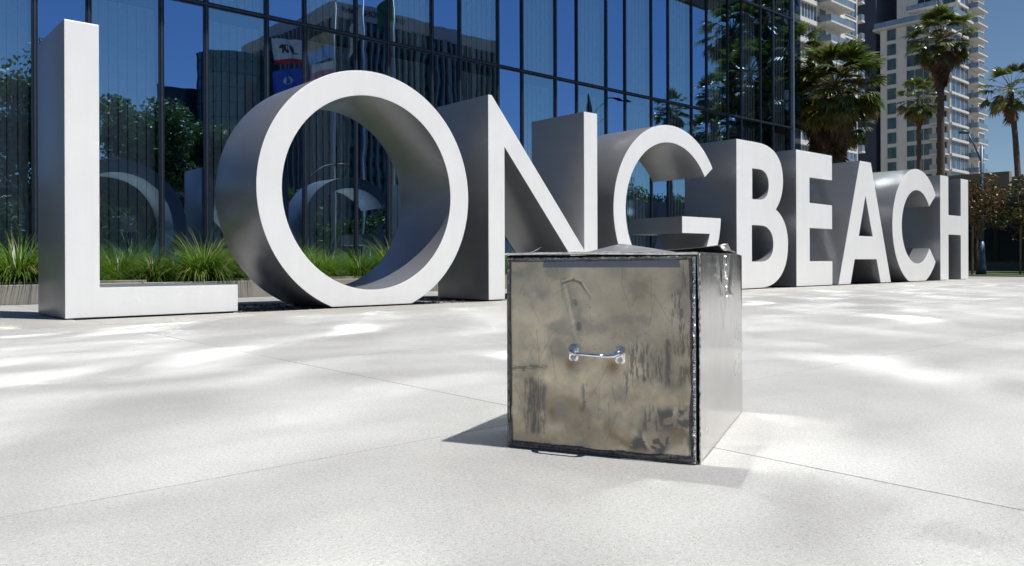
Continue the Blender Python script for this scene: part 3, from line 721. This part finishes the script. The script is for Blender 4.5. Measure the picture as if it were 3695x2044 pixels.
b = MB(); b.tube([(.222, -.040, .2965), (.272, -.0405, .296), (.276, -.0405, .2955), (.280, -.0405, .2955), (.326, -.040, .2945)], [.0056, .0056, .0066, .0056, .0056], 16)
ob('grip_bar', b.mesh('bar', True), M['chrome'], hd)
mb = MB(); mb.box(0, BW, 0, BD, .001, .004); ob('box_floor', mb.mesh('floor'), M['foil_dark'], box)

# ------------------------------------------------------------------ towers beyond the plaza
def balcony(parent, x0, x1, y0, y1, z, rail=1.05, open_side='y1'):
    s_ = ob('balcony', MB().box(x0, x1, y0, y1, z-.28, z).mesh('balcony'), M['slab_white'], parent)
    mb = MB(); mb.box(x0+.05, x1-.05, y0+.05, y0+.09, z, z+rail)
    mb.box(x0+.05, x0+.09, y0+.09, y1, z, z+rail); mb.box(x1-.09, x1-.05, y0+.09, y1, z, z+rail)
    ob('glass_rail', mb.mesh('rail'), M['rail'], s_)
    return s_
def window(parent, axis, a0, a1, z0, z1, plane, nm=2, mat='tglass', frame='slab_white', depth=.10, dirn=-1):
    """recessed glazing with frame bars; axis x: facade faces -Y; axis y: facade faces -X"""
    def bx(mb, p0, p1, q0, q1, z0_, z1_):
        lo, hi = sorted((plane+dirn*q0, plane+dirn*q1))
        if axis == 'x': mb.box(p0, p1, lo, hi, z0_, z1_)
        else: mb.box(lo, hi, p0, p1, z0_, z1_)
        return mb
    w = ob('window', bx(MB(), a0, a1, .01, .05, z0, z1).mesh('window'), M[mat], parent)
    mb = MB()
    for i in range(nm+1):
        p = a0+(a1-a0)*i/nm; bx(mb, p-.045, p+.045, .052, .10, z0, z1)
    bx(mb, a0, a1, .053, .09, z1-.09, z1-.001); bx(mb, a0, a1, .053, .09, z0+.001, z0+.09)
    ob('window_frame', mb.mesh('frame'), M[frame], w); return w
t1 = thing('apartment_tower', 'white balconied tower just right of the glass corner, behind the shaggy palm', 'tower')
boxp('wall', 100, 135.85, 63.3, 84, 0, 66, M['white_wall'], t1)
pitch = 3.23
for k in range(3, 20):
    z = 22.3+(k-6)*pitch; big = z
    window(t1, 'x', 101.5, 113.2, z-2.75, z-.25, 63.3, 6)
    window(t1, 'x', 114.2, 116.3, z-2.75, z-.25, 63.3, 1)
    window(t1, 'x', 116.45, 121.2, z-2.75, z-.25, 63.3, 5)
    boxp('band', 101, 121.4, 62.9, 63.29, z-.25, z+.45, M['slab_white'], t1)
    window(t1, 'x', 122.2, 124.4, z-2.55, z-.15, 63.3, 1)
    window(t1, 'x', 126.2, 128.6, z-2.2, z-.9, 63.3, 1)
    balcony(t1, 121.6, 129.6, 60.9, 63.28, z-2.75)
    window(t1, 'x', 131.2, 135.2, z-2.6, z+.05, 63.3, 3)
    balcony(t1, 135.86, 137.0, 62.6, 66.5, z-2.75)
t2 = thing('apartment_tower', 'taller white tower at the right with stacked corner balconies and a terrace ledge', 'tower')
XA, YA = 177.6, 63.4
boxp('lower_wall', XA, 197.6, YA, 77.7, 0, 51.4, M['white_wall'], t2)
boxp('upper_wall', XA+4.5, 197.6, YA+.01, 76.0, 51.41, 74, M['white_wall'], t2)
boxp('terrace_slab', XA-.9, 187.6, YA-1.2, 79.0, 51.42, 51.9, M['slab_white'], t2)
boxp('terrace_rail', XA-.7, XA-.6, YA-1, 78.8, 51.91, 53.1, M['rail'], t2)
boxp('terrace_rail', XA-.59, 187, YA-1.0, YA-.9, 51.91, 53.1, M['rail'], t2)
for k in range(4, 22):
    z = 51.38-3.236*(16-k)+.15                    # head of the storey's windows
    if z < 51.6:
        window(t2, 'y', 74.25, 76.25, z-2.75, z-.15, XA, 1, 'tglass_green')
        window(t2, 'y', 66.9, 72.1, z-2.75, z-.15, XA, 3, 'tglass_green')
        boxp('band', XA-.06, XA-.001, YA+.1, 72.2, z-.12, z+.35, M['slab_white'], t2)
        window(t2, 'y', 64.0, 66.2, z-2.7, z-.15, XA, 1, 'teal_dark')
        window(t2, 'x', 178.1, 182.9, z-2.7, z+.0, YA, 2)
        window(t2, 'x', 183.3, 187.6, z-2.7, z+.0, YA, 2)
        boxp('band', 177.7, 187.8, YA-.35, YA-.001, z+.02, z+.5, M['slab_white'], t2)
        balcony(t2, XA-2.4, XA-.002, 63.6, 66.6, z-2.85)
    else:
        window(t2, 'y', 67.2, 71.5, z-2.6, z-.2, XA+4.5, 3, 'teal_dark')
        window(t2, 'x', 183.6, 187.6, z-2.6, z-.1, YA+.01, 2)
        window(t2, 'y', 63.8, 66.4, z-2.6, z-.2, XA+4.5, 1, 'tglass_green')
        balcony(t2, XA+2.1, XA+4.49, 66.8, 73.0, z-2.85) if k in (18, 20) else None
        boxp('band', XA+4.4, 187.8, YA-.35, YA-.001, z, z+.45, M['slab_white'], t2)
    window(t2, 'x', 189.6, 190.8, z-2.7, z-.7, YA, 1)
    window(t2, 'x', 194.2, 197.4, z-2.7, z+.05, YA, 2)
    balcony(t2, 188.0, 193.9, YA-2.0, YA-.002, z-2.85)
t3 = thing('dark_tower', 'windowless navy tower wall rising between the two white towers', 'tower')
boxp('wall', 179, 206, 79.3, 104, 0, 92, M['navy'], t3)
for k in range(8, 22): boxp('vent', 178.9, 178.999, 86, 86.8, k*4.2, k*4.2+.7, M['black'], t3)

# ------------------------------------------------------------------ low dark glazed building behind the lawn
M['lowdark'] = simple('dark_cladding', (.085, .10, .12), .5)
lb = thing('low_building', 'low tan building with dark glazing behind the small trees at the right edge', 'building')
boxp('wall', 45, 58, 2, 26, 3.72, 4.75, M['tan'], lb)
boxp('dark_wall', 45.15, 57.8, 2.1, 25.9, -.1, 3.71, M['lowdark'], lb)
for k in range(12): window(lb, 'y', 2.3+k*1.95, 4.15+k*1.95, .5, 3.4, 45.15, 1, 'teal_dark', 'black')
boxp('parapet', 44.6, 44.98, 13.2, 18, 4.2, 5.0, M['tan'], lb)

# ------------------------------------------------------------------ palms
def frond_mesh(seed, dead=False):
    r = random.Random(seed); V = []; F = []
    L = 1.22 if not dead else .6
    mb = MB(); mb.tube([(0, 0, 0), (L*.5, 0, .05), (L, 0, 0)], [.022, .016, .010], 4)
    V += mb.V; F += mb.F
    n = 26; rad = r.uniform(.66, .84)
    for i in range(n):
        a = -1.75+3.5*i/(n-1)+r.gauss(0, .03); rr = rad*(1-.28*abs(a)/1.75)*r.uniform(.9, 1.08)
        if dead: a *= .45; rr *= 1.1
        w = .100 if not dead else .05; n0 = len(V)
        droop = r.uniform(.25, .75) if not dead else r.uniform(.3, .8)
        fold = .10*abs(a)
        for s_, ww in ((.03, .35), (.38, 1.), (.68, .85), (1.0, .06)):
            q = s_*rr; x = L+math.cos(a)*q; y = math.sin(a)*q; z = fold*q-droop*max(0, s_-.45)**1.6*1.6*rr
            px, py = -math.sin(a)*w*ww*.5, math.cos(a)*w*ww*.5
            V += [(x-px, y-py, z+.012*(1 if i % 2 else -1)*ww), (x+px, y+py, z)]
        for s_ in range(3): b = n0+2*s_; F.append((b, b+1, b+3, b+2))
    return mesh('frond_dead' if dead else 'frond', V, F)
FG = [frond_mesh(s_) for s_ in range(4)]; FD = [frond_mesh(50+s_, True) for s_ in range(3)]
FY = [m_.copy() for m_ in FG[:2]]
for m_ in FG: m_.materials.append(M['palm_green'])
for m_ in FD: m_.materials.append(M['palm_dead'])
for m_ in FY: m_.materials.append(M['palm_yellow'])
def palm(x, y, zc, sc, label, ngreen=46, ndead=26, skirt=1.0, lean=(0, 0), rt=.19, group='fan palms', yellow=4):
    r = random.Random(int(x*31+y*17)); o = thing('fan_palm', label, 'palm tree', (x, y, 0), 0, group)
    lx, ly = lean; P = []; nseg = 14
    for i in range(nseg+1):
        s_ = i/nseg; P.append((lx*(s_**1.8-1), ly*(s_**1.8-1), zc*s_-.05))
    rad = [rt*(1.25-.45*i/nseg)*(1+.06*(i % 2)) for i in range(nseg+1)]
    ob('trunk', MB().tube(P, rad, 10).mesh('trunk', True), M['palm_trunk'], o)
    def fr(me, az, el, s_, z):
        f = ob('frond', me, None, o, (.05*math.cos(az), .05*math.sin(az), z)); f.rotation_euler = (r.uniform(-.35, .35), -el, az); f.scale = (s_, s_, s_); return f
    for i in range(ngreen):
        az = i*2.39996+r.gauss(0, .15); q = i/(ngreen-1); el = R(76-136*q**.9)+r.gauss(0, .13)
        fr(r.choice(FG), az, el, sc*(.80+.16*math.sin(q*math.pi)+r.uniform(-.13, .10)), zc+.15-.35*q)
    for i in range(yellow): fr(r.choice(FY), r.uniform(0, 6.28), R(r.uniform(-58, -25)), sc*.9, zc-.25)
    for i in range(int(ndead*.22)):
        fr(r.choice(FD), r.uniform(0, 6.28), R(r.uniform(-40, 35)), sc*r.uniform(.75, 1.05), zc-.1)
    for i in range(int(ndead*.16)):
        az = r.uniform(0, 6.28); mb = MB(); L = sc*r.uniform(1.0, 1.7); px, pz = 0., 0.; P = []
        for k_ in range(6): P.append((math.cos(az)*px, math.sin(az)*px, zc+pz)); px += L/5*(1-.08*k_); pz += L/5*(.55-.36*k_)
        mb.tube(P, [.02, .017, .014, .011, .009, .006], 4, False)
        for k_ in range(26):
            b_ = P[r.randint(2, 5)]; mb.tube([b_, (b_[0]+r.gauss(0, .14), b_[1]+r.gauss(0, .14), b_[2]-r.uniform(.05, .5))], [.010, .003], 3, False)
        ob('flower_stalk', mb.mesh('stalk'), M['stalk'], o)
    for i in range(ndead):
        q = i/max(1, ndead-1); az = i*2.1+r.gauss(0, .3); el = R(-48-38*min(1, q*1.4))
        fr(r.choice(FD), az, el, sc*r.uniform(.85, 1.15), zc-.25-skirt*q)
    return o
palm(36.0, 17.9, 8.75, 1.32, 'big shaggy fan palm above the letter E with a thick brown skirt', 76, 62, 1.8, rt=.26, yellow=14)
palm(37.8, 21.2, 11.1, 1.1, 'dark fan palm crown against the left white tower, partly cut by the glass corner', 48, 22, 1.2)
palm(39.0, 20.4, 8.9, 1.0, 'drooping fan palm squeezed between the glass corner and the shaggy palm', 42, 30, 1.4)
palm(42.2, 20.6, 8.2, .95, 'slender fan palm with yellowing lower fronds right of the shaggy palm', 36, 14, .9, rt=.13, yellow=16)
palm(52, 19.1, 14.2, 1.16, 'tall fan palm with a full round crown in front of the right white tower', 54, 40, 1.5, rt=.21)
palm(60, 23.5, 12.3, .98, 'smaller fan palm left of the tall round crowned palm', 38, 12, .8, rt=.16)
palm(50, 14.7, 10.1, .92, 'leaning fan palm alone against the open sky at the right edge', 30, 8, .5, lean=(.25, .55), rt=.15, yellow=2)
palm(44.0, 1.9, 15.2, 1.30, 'fan palm mirrored highest in the glass, at the corner bays', 52, 40, 1.8)
palm(61.6, -11.5, 15.8, 1.15, 'fan palm across the street, mirrored in the middle of the dark glass corner bays', 50, 34, 1.8)
palm(58.5, -14.0, 14.4, 1.10, 'fan palm across the street whose mirrored crown touches the blue bays', 40, 26, 1.4)
palm(41.0, 6.7, 9.2, 1.2, 'low fan palm with pale dead fronds mirrored at the glass corner', 48, 44, 2.2)
palm(48.9, 0.2, 10.6, 1.15, 'fan palm mirrored between two others in the corner bays', 48, 34, 2.0)
palm(40.8, 4.9, 11.4, 1.25, 'shaggy fan palm beyond the right edge mirrored in the middle of the corner bays', 44, 40, 2.2)
palm(40.2, 3.2, 8.0, 1.2, 'low fan palm beyond the right edge mirrored just above the letter B', 44, 40, 2.2)
palm(43.5, 4.6, 15.0, 1.2, 'fan palm beyond the right edge mirrored under the canopy corner', 44, 34, 2.0)
palm(42.0, 8.2, 12.2, 1.2, 'fan palm beyond the right edge mirrored right against the corner post', 44, 34, 2.2)
palm(47.5, 6.5, 13.5, 1.1, 'tall fan palm beyond the right edge mirrored beside the corner post', 44, 34, 1.6)

# ------------------------------------------------------------------ leafy trees
def leafy(loc, h_trunk, crown, n, label, mat='leaf', size=.16, seed=1, group=None, nblob=16, name='leafy_tree', trunk_r=.16, stake=False):
    """crown = (cx, cy, cz, rx, ry, rz) relative to the foot"""
    r = np.random.default_rng(seed); o = thing(name, label, 'tree', loc, 0, group)
    cx_, cy_, cz_, rx, ry, rz_ = crown; mb = MB()
    mb.tube([(0, 0, -.05), (.02, .03, h_trunk*.5), (-.02, 0, h_trunk)], [trunk_r, trunk_r*.8, trunk_r*.65], 9)
    B = r.normal(0, 1, (nblob, 3)); B /= np.linalg.norm(B, axis=1)[:, None]; B *= (r.random(nblob)**.45)[:, None]*(1.0 if stake else .78)
    C_ = B*np.array((rx, ry, rz_))+np.array((cx_, cy_, cz_)); br_ = r.uniform(.22, .42, nblob)*min(rx, ry, rz_)*(.85 if stake else 1.15)
    for c_ in C_[:11]:
        mid = (c_*.45+np.array((0, 0, h_trunk))*.55)+r.normal(0, .08, 3)
        mb.tube([(0, 0, h_trunk*.92), tuple(mid), tuple(c_)], [trunk_r*.5, trunk_r*.28, trunk_r*.08], 5)
    ob('trunk', mb.mesh('trunk', True), M['bark'], o)
    k = r.integers(0, nblob, n); d = r.normal(0, 1, (n, 3)); d /= np.linalg.norm(d, axis=1)[:, None]; d *= (r.random(n)**.5)[:, None]
    P = C_[k]+d*br_[k][:, None]*np.array((1.25, 1.25, .85))
    a = r.normal(0, 1, (n, 3)); a /= np.linalg.norm(a, axis=1)[:, None]; b = r.normal(0, 1, (n, 3)); b = np.cross(a, b); b /= np.linalg.norm(b, axis=1)[:, None]
    s_ = (size*r.uniform(.6, 1.25, n))[:, None]
    Vv = np.stack([P-a*s_*.5, P-b*s_*.28, P+a*s_*.5, P+b*s_*.28], 1).reshape(-1, 3)
    me = bpy.data.meshes.new('crown'); me.vertices.add(4*n); me.vertices.foreach_set('co', Vv.reshape(-1).astype(np.float32))
    me.loops.add(4*n); me.loops.foreach_set('vertex_index', np.arange(4*n, dtype=np.int32)); me.polygons.add(n)
    me.polygons.foreach_set('loop_start', np.arange(0, 4*n, 4, dtype=np.int32)); me.update(calc_edges=True)
    ob('crown', me, M[mat], o)
    if stake:
        for sx in (-.28, .28): ob('stake', MB().tube([(sx, .1, -.05), (sx*.9, .08, 1.9)], .035, 6).mesh('stake'), M['wood'], o)
    return o
leafy((33.2, 10.9, 0), 1.5, (0, 0, 2.9, 1.05, 1.0, 1.25), 2300, 'small young tree with reddish olive leaves right of the H, beside the blue lamp pole', 'leaf_olive', .12, 21, 'young trees on the lawn', 30, 'young_tree', .06, True)
leafy((34.6, 9.7, 0), 1.5, (0, 0, 2.6, 1.25, 1.2, 1.25), 2700, 'bushier young tree with olive leaves at the right edge of the lawn', 'leaf_olive', .12, 23, 'young trees on the lawn', 34, 'young_tree', .06, True)
leafy((37.5, 12.3, 0), 1.6, (0, 0, 3.1, 1.1, 1.1, .9), 2000, 'young tree further back between the two front young trees', 'leaf_olive', .12, 24, 'young trees on the lawn', 28, 'young_tree', .06, True)
# across the street, seen in the glass
leafy((8.0, -14.6, 0), 3.2, (0, 0, 7.6, 3.2, 2.8, 5.4), 10000, 'tall loose leafy tree mirrored in the glass left of the L', 'leaf', .26, 31, nblob=34, trunk_r=.22)
leafy((13.6, -15.4, 0), 2.0, (0, 0, 6.6, 3.3, 3.0, 5.0), 20000, 'round leafy tree mirrored in the glass between the L and the O', 'leaf', .26, 32, nblob=34, trunk_r=.24)
leafy((18.9, -17.0, 0), 2.0, (0, 0, 6.3, 3.3, 3.0, 4.6), 20000, 'dense dark leafy tree mirrored left of the O', 'leaf', .26, 33, nblob=30, trunk_r=.24)
leafy((23.4, -18.0, 0), 2.2, (0, 0, 3.7, 2.2, 2.2, 2.0), 6500, 'low leafy tree mirrored beside the left flank of the O', 'leaf', .24, 34, nblob=24, trunk_r=.2)
leafy((31.5, -16.4, 0), 2.2, (0, 0, 4.3, 1.9, 1.9, 1.6), 5000, 'small leafy tree mirrored at the right inside the O', 'leaf', .24, 35, nblob=22, trunk_r=.18)
for i, (x, y, z_) in enumerate(((49.5, -13.5, 5.2), (54.5, -15.0, 5.6), (60.0, -14.5, 5.2))):
    leafy((x, y-2, 0), 2.2, (0, 0, z_, 2.9, 2.9, 2.9), 8000, ['leafy tree mirrored at the left inside the G', 'leafy tree mirrored in the middle of the G opening', 'leafy tree mirrored behind the gap of G and B'][i], 'leaf', .26, 40+i, nblob=28, trunk_r=.22)
for i in range(9):
    leafy((-34+i*4.6, -33.5-(i % 2)*1.5, 0), 2., (0, 0, 3.6, 2.6, 2.4, 2.2), 3500, 'street tree in the far row, mirrored low in the glass', 'leaf', .3, 60+i, 'far street trees', 16, trunk_r=.2)
for i in range(14):
    leafy((10+i*6.0, -34.5-(i % 3)*1.2, 0), 2., (0, 0, 3.6, 3.0, 2.4, 2.4), 3500, 'street tree in the far row, mirrored low in the glass', 'leaf', .3, 80+i, 'far street trees', 16, trunk_r=.2)

# ------------------------------------------------------------------ lamps and flags
lp = thing('street_lamp', 'blue grey street lamp pole with a slanted arm beside the young trees on the right', 'street lamp', (34, 11.0, 0))
ob('base', MB().tube([(0, 0, -.1), (0, 0, .25), (0, 0, .9), (0, 0, 1.3)], [.16, .14, .11, .075], 12).mesh('base', True), M['pole_blue'], lp)
ob('pole', MB().tube([(0, 0, 1.28), (0, 0, 5.0)], [.072, .055], 12).mesh('pole', True), M['pole_blue'], lp)
ob('arm', MB().tube([(0, 0, 4.35), (-.12, .22, 5.05), (-.2, .45, 5.58)], [.035, .03, .03], 8).mesh('arm', True), M['pole_blue'], lp)
b = MB(); b.tube([(-.18, .38, 5.56), (-.24, .62, 5.60), (-.26, .74, 5.58)], [.05, .075, .03], 8); ob('lamp_head', b.mesh('head', True), M['pole_blue'], lp)
def arclamp(x, y, zt, dx, label):
    o = thing('street_lamp', label, 'street lamp', (x, y, 0), 0, 'arched street lamps')
    ob('pole', MB().tube([(0, 0, -.1), (0, 0, zt-3)], [.12, .07], 10).mesh('pole', True), M['black'], o)
    P = [(0, 0, zt-3)]+[(dx*(1-math.cos(R(t_))), 0, zt-3+3*math.sin(R(t_))) for t_ in range(10, 91, 10)]
    ob('arm', MB().tube(P, .05, 8).mesh('arm', True), M['black'], o)
    P2 = [(0, 0, zt-4)]+[(dx*(1-math.cos(R(t_))), 0, zt-4+3.0*math.sin(R(t_))*.93) for t_ in range(10, 71, 10)]
    ob('brace', MB().tube(P2, .035, 8).mesh('brace', True), M['black'], o)
    b = MB(); b.tube([(dx*.95, 0, zt), (dx*1.15, 0, zt-.02), (dx*1.3, 0, zt-.05)], [.08, .14, .05], 8); ob('lamp_head', b.mesh('head', True), M['black'], o)
arclamp(43.4, -9.9, 13.1, 3.4, 'arched black street lamp mirrored above the gap of N and G')
arclamp(20.8, -11.5, 6.4, 2.6, 'arched street lamp mirrored low inside the O')
sp_ = thing('spire_tower', 'distant slim tower with a pointed spire mirrored above the right stem of the N', 'tower', (150.9, -109.6, 0))
ob('shaft', MB().tube([(0, 0, 0), (0, 0, 36)], [1.3, 1.3], 12).mesh('shaft'), M['teal_dark'], sp_)
ob('ledge', MB().tube([(0, 0, 36), (0, 0, 37.2)], [1.7, 1.6], 12).mesh('ledge'), M['teal_dark'], sp_)
ob('spire', MB().tube([(0, 0, 37.2), (0, 0, 39), (0, 0, 44.4)], [1.0, .8, .12], 10).mesh('spire'), M['teal_dark'], sp_)
def wavefn(x, z): return .10*math.sin(x*5.2+z*2.1)*min(1, x*2)+.04*math.sin(x*11+1+z*3)*min(1, x*2)
def flag(px, py, ztop, w, h, parts, label, mat, droop=.25):
    """flies to -X from its pole; parts = [(name, mesh 2D polys or None, material)]"""
    o = thing('flag', label, 'flag', (px, py, ztop), 0)
    def place(x, z): return (-x, wavefn(x, z), -z-droop*(x/w)**1.3*h*.9)
    def sheet(z0, z1, off):
        V = []; F = []; n, k = 22, 8
        for i in range(n+1):
            for j in range(k+1): V.append(place(w*i/n, z0+(z1-z0)*j/k))
        V2 = [(a, b+.012, c_) for a, b, c_ in V]; nn = len(V)
        F = [(i*(k+1)+j, i*(k+1)+j+1, (i+1)*(k+1)+j+1, (i+1)*(k+1)+j) for i in range(n) for j in range(k)]
        F2 = [tuple(x+nn for x in f[::-1]) for f in F]
        return mesh('cloth', V+V2, F+F2, True)
    ob('cloth', sheet(0, h*parts[0], 0), mat[0], o)
    if parts[0] < 1: ob('stripe', sheet(h*parts[0], h, 0), mat[1], o)
    return o, place
M['fw'] = simple('white_flag_cloth', (.62, .60, .58), .8); M['fr'] = simple('red_flag_cloth', (.50, .03, .04), .8)
M['fb'] = simple('blue_flag_cloth', (.04, .10, .42), .8); M['fbr'] = simple('brown_bear_print', (.10, .05, .03), .8)
M['ft'] = simple('tan_flag_cloth', (.50, .36, .26), .8); M['fg'] = simple('green_flag_cloth', (.03, .12, .06), .8); M['fl'] = simple('light_blue_cloth', (.25, .40, .75), .8)
M['fp'] = simple('pink_flag_cloth', (.55, .20, .30), .8)
YFL = -14.6
def flagpole(x, h, label):
    o = thing('flagpole', label, 'flagpole', (x, YFL, 0), 0, 'row of flagpoles')
    ob('pole', MB().tube([(0, 0, -.1), (0, 0, h)], [.085, .045], 10).mesh('pole', True), M['pole_metal'], o)
    b = bmesh.new(); bmesh.ops.create_uvsphere(b, u_segments=10, v_segments=6, radius=.1); me = bpy.data.meshes.new('ball'); b.to_mesh(me); b.free(); ob('finial', me, M['pole_metal'], o, (0, 0, h+.08))
flagpole(22.78, 16.8, 'flagpole mirrored behind the two bear flags'); flagpole(24.9, 17.4, 'second flagpole in the mirrored row')
flagpole(27.0, 18.2, 'third flagpole in the mirrored row'); flagpole(29.3, 18.8, 'rightmost flagpole in the mirrored row')
def blob2d(P, place, name, parent, mat, off=-.012):
    b = bmesh.new(); vs = [b.verts.new((x, 0, -z)) for x, z in P]; f = b.faces.new(vs); bmesh.ops.triangulate(b, faces=[f])
    me = bpy.data.meshes.new(name); b.to_mesh(me); b.free()
    for v in me.vertices:
        q = place(v.co.x, -v.co.z); v.co = Vector((q[0], q[1]+off, q[2]))
    n = len(me.vertices); o = ob(name, me, mat, parent)
    md = me.copy(); 
    for v in md.vertices: v.co.y += .036
    ob(name, md, mat, parent); return o
bear = [(.50, .62), (.52, .42), (.62, .33), (.85, .30), (1.05, .26), (1.25, .30), (1.40, .26), (1.50, .33), (1.58, .42), (1.55, .50), (1.42, .50), (1.36, .56), (1.38, .74), (1.28, .76), (1.24, .60), (1.12, .58), (1.10, .76), (1.0, .76), (.98, .60), (.80, .60), (.78, .76), (.66, .76), (.66, .62), (.60, .76), (.52, .76)]
f1, pl1 = flag(22.70, YFL, 14.05, 2.0, 1.45, (.80,), 'white bear flag with a red bottom stripe, mirrored above the O', (M['fw'], M['fr']))
blob2d([(x*.95+.15, z*.95+.12) for x, z in bear], pl1, 'bear_emblem', f1, M['fbr'])
blob2d([(.35, .84), (1.75, .84), (1.70, .90), (.40, .90)], pl1, 'grass_patch', f1, M['fg'])
f2, pl2 = flag(22.70, YFL, 12.35, 2.0, 1.5, (1.0,), 'blue flag with a brown emblem flying below the white bear flag', (M['fb'],), .35)
blob2d([(1.0+.36*math.cos(a_*.5236), .72+.26*math.sin(a_*.5236)) for a_ in range(12)], pl2, 'emblem', f2, M['fw'])
blob2d([(1.0+.22*math.cos(a_*.5236), .72+.15*math.sin(a_*.5236)) for a_ in range(12)], pl2, 'emblem_centre', f2, M['fbr'], -.024)
flag(24.85, YFL, 15.35, 1.7, 1.7, (.55,), 'tan and light blue flag mirrored on the second pole', (M['ft'], M['fl']), .6)
flag(24.85, YFL, 13.4, 1.6, .9, (.55,), 'pale and pink flag hanging lower on the second mirrored pole', (M['fw'], M['fp']), .7)
flag(26.95, YFL, 17.2, 1.0, 1.9, (1.0,), 'pale drooping flag mirrored on the third pole', (M['fw'],), .9)
flag(29.25, YFL, 18.2, 1.3, 1.5, (1.0,), 'green drooping flag mirrored on the rightmost pole', (M['fg'],), .7)

# ------------------------------------------------------------------ buildings across the street (seen mirrored in the glass)
bk = thing('bank_tower', 'dark finned bank tower across the street with a name sign, mirrored above the O', 'tower')
bx0, bx1, by1, by0, bh = 93.5, 144.3, -139.6, -190., 63.1
boxp('wall', bx0, bx1, by0, by1, 0, bh-3.6, M['teal_dark'], bk)
boxp('roof_band', bx0-.4, bx1+.4, by0-.4, by1+.4, bh-3.59, bh, M['bank_band'], bk)
mbf = 0
for i in range(26):
    x = bx0+(bx1-bx0)*i/25; w = .42 if i % 4 else 1.3
    boxp('fin', x-w/2, x+w/2, by1+.001, by1+1.0, 6, bh-3.6, M['bank_stone'], bk)
for i in range(1, 22):
    y = by1-(by1-by0)*i/21; boxp('fin', bx0-.9, bx0-.001, y-.28, y+.28, 6, bh-3.6, M['bank_stone'], bk)
for k in range(15):
    z = 8+k*3.5
    boxp('window_band', bx0+.3, bx1-.3, by1+.002, by1+.10, z, z+2.1, M['teal'], bk)
boxp('base_band', bx0, bx1, by1+.11, by1+1.2, 0, 5.9, M['bank_band'], bk)
tc = bpy.data.curves.new('sign', 'FONT'); tc.body = 'CITY NATIONAL BANK'; tc.size = 3.1; tc.extrude = .12; tc.align_x = 'CENTER'; tc.align_y = 'CENTER'; tc.space_character = 1.05
tmp = bpy.data.objects.new('tmp', tc); COL.objects.link(tmp); dg = bpy.context.evaluated_depsgraph_get(); me = bpy.data.meshes.new_from_object(tmp.evaluated_get(dg)); bpy.data.objects.remove(tmp)
me.materials.clear(); sg = ob('sign_lettering', me, M['black'], bk, (bx0+10.6, by1+.75, bh-1.8)); sg.rotation_euler = (R(90), 0, R(180))
xs_ = [v.co.x for v in me.vertices]; sg.scale = (18.5/(max(xs_)-min(xs_)),)*3
# curved teal tower
ct = thing('curved_tower', 'curved teal glass office tower mirrored between the L and the O', 'tower')
def curved(name, cx_, cy_, rx, ry, h, mat, a0=0, a1=180, parent=None):
    V = []; F = []; n = 32
    for i in range(n+1):
        a_ = R(a0+(a1-a0)*i/n); V += [(cx_+rx*math.cos(a_), cy_+ry*math.sin(a_), 0), (cx_+rx*math.cos(a_), cy_+ry*math.sin(a_), h)]
    F = [(2*i, 2*i+2, 2*i+3, 2*i+1) for i in range(n)]; F.append(tuple(2*i+1 for i in range(n+1))); F.append((0, 1, 2*n+1, 2*n))
    return ob(name, mesh(name, V, F), mat, parent)
curved('curved_wall', 77.0, -156, 9.4, 7, 50.2, M['teal'], parent=ct)
curved('lower_wing', 65.6, -163, 5.0, 5, 42.5, M['teal_dark'], parent=ct)
for i in range(13):
    a_ = R(180*i/12); x, y = 77+9.45*math.cos(a_), -156+7.05*math.sin(a_); boxp('mullion', x-.12, x+.12, y-.12, y+.12, 0, 50, M['black'], ct)
for k in range(14):
    mb = MB(); P = [(77+9.5*math.cos(R(a_)), -156+7.1*math.sin(R(a_)), 4+k*3.4) for a_ in range(0, 181, 10)]; mb.tube(P, .14, 4); ob('floor_band', mb.mesh('band'), M['black'], ct)
boxp('dark_recess', 76.5, 78.9, -149.1, -148.7, 2, 43, M['teal_dark'], ct)
# long low blocks along the far side of the street close the mirrored view
def block(x0, x1, y0, y1, h, mat, label, cols):
    o = thing('street_block', label, 'building'); boxp('wall', x0, x1, y0, y1, 0, h, mat, o)
    n = int((x1-x0)/cols)
    for k in range(int(h//3.6)):
        for i in range(n):
            xa = x0+(i+.18)*(x1-x0)/n; xb = x0+(i+.82)*(x1-x0)/n
            w = ob('window', MB().box(xa, xb, y1+.002, y1+.05, 1+k*3.6, 3.1+k*3.6).mesh('w'), M['teal_dark'], o)
block(-40, 26, -60, -42, 7.2, M['planter'], 'low grey office block mirrored behind the trees at the left', 4.2)
block(30, 66, -66, -44, 4.2, M['bank_stone'], 'long single storey dark block mirrored low inside the O', 4.0)
block(76, 120, -40, -22, 7.4, M['bank_stone'], 'dark two storey block mirrored low in the corner bays', 4.2)
hb_ = thing('dark_hall', 'dark windowed hall beyond the right edge of the plaza, mirrored behind the palms', 'building')
boxp('wall', 62, 74, -15, 12, -.1, 12.5, M['teal_dark'], hb_)
for k in range(8): window(hb_, 'y', -14.5+k*3.2, -12+k*3.2, 1, 11.5, 62, 2, 'teal_dark', 'black')
gt = thing('striped_tower', 'grey striped tower beyond the right edge, mirrored behind the palms beside the corner post', 'tower')
boxp('wall', 110, 140, -37, -20, 0, 62, M['teal_dark'], gt)
for k in range(7): boxp('pier', 109.2, 109.999, -36.8+k*2.6, -36.0+k*2.6, 0, 61.5, M['bank_band'], gt)
for k in range(9): boxp('pier', 111+k*3.4, 112+k*3.4, -19.999, -19.3, 0, 61.5, M['bank_band'], gt)
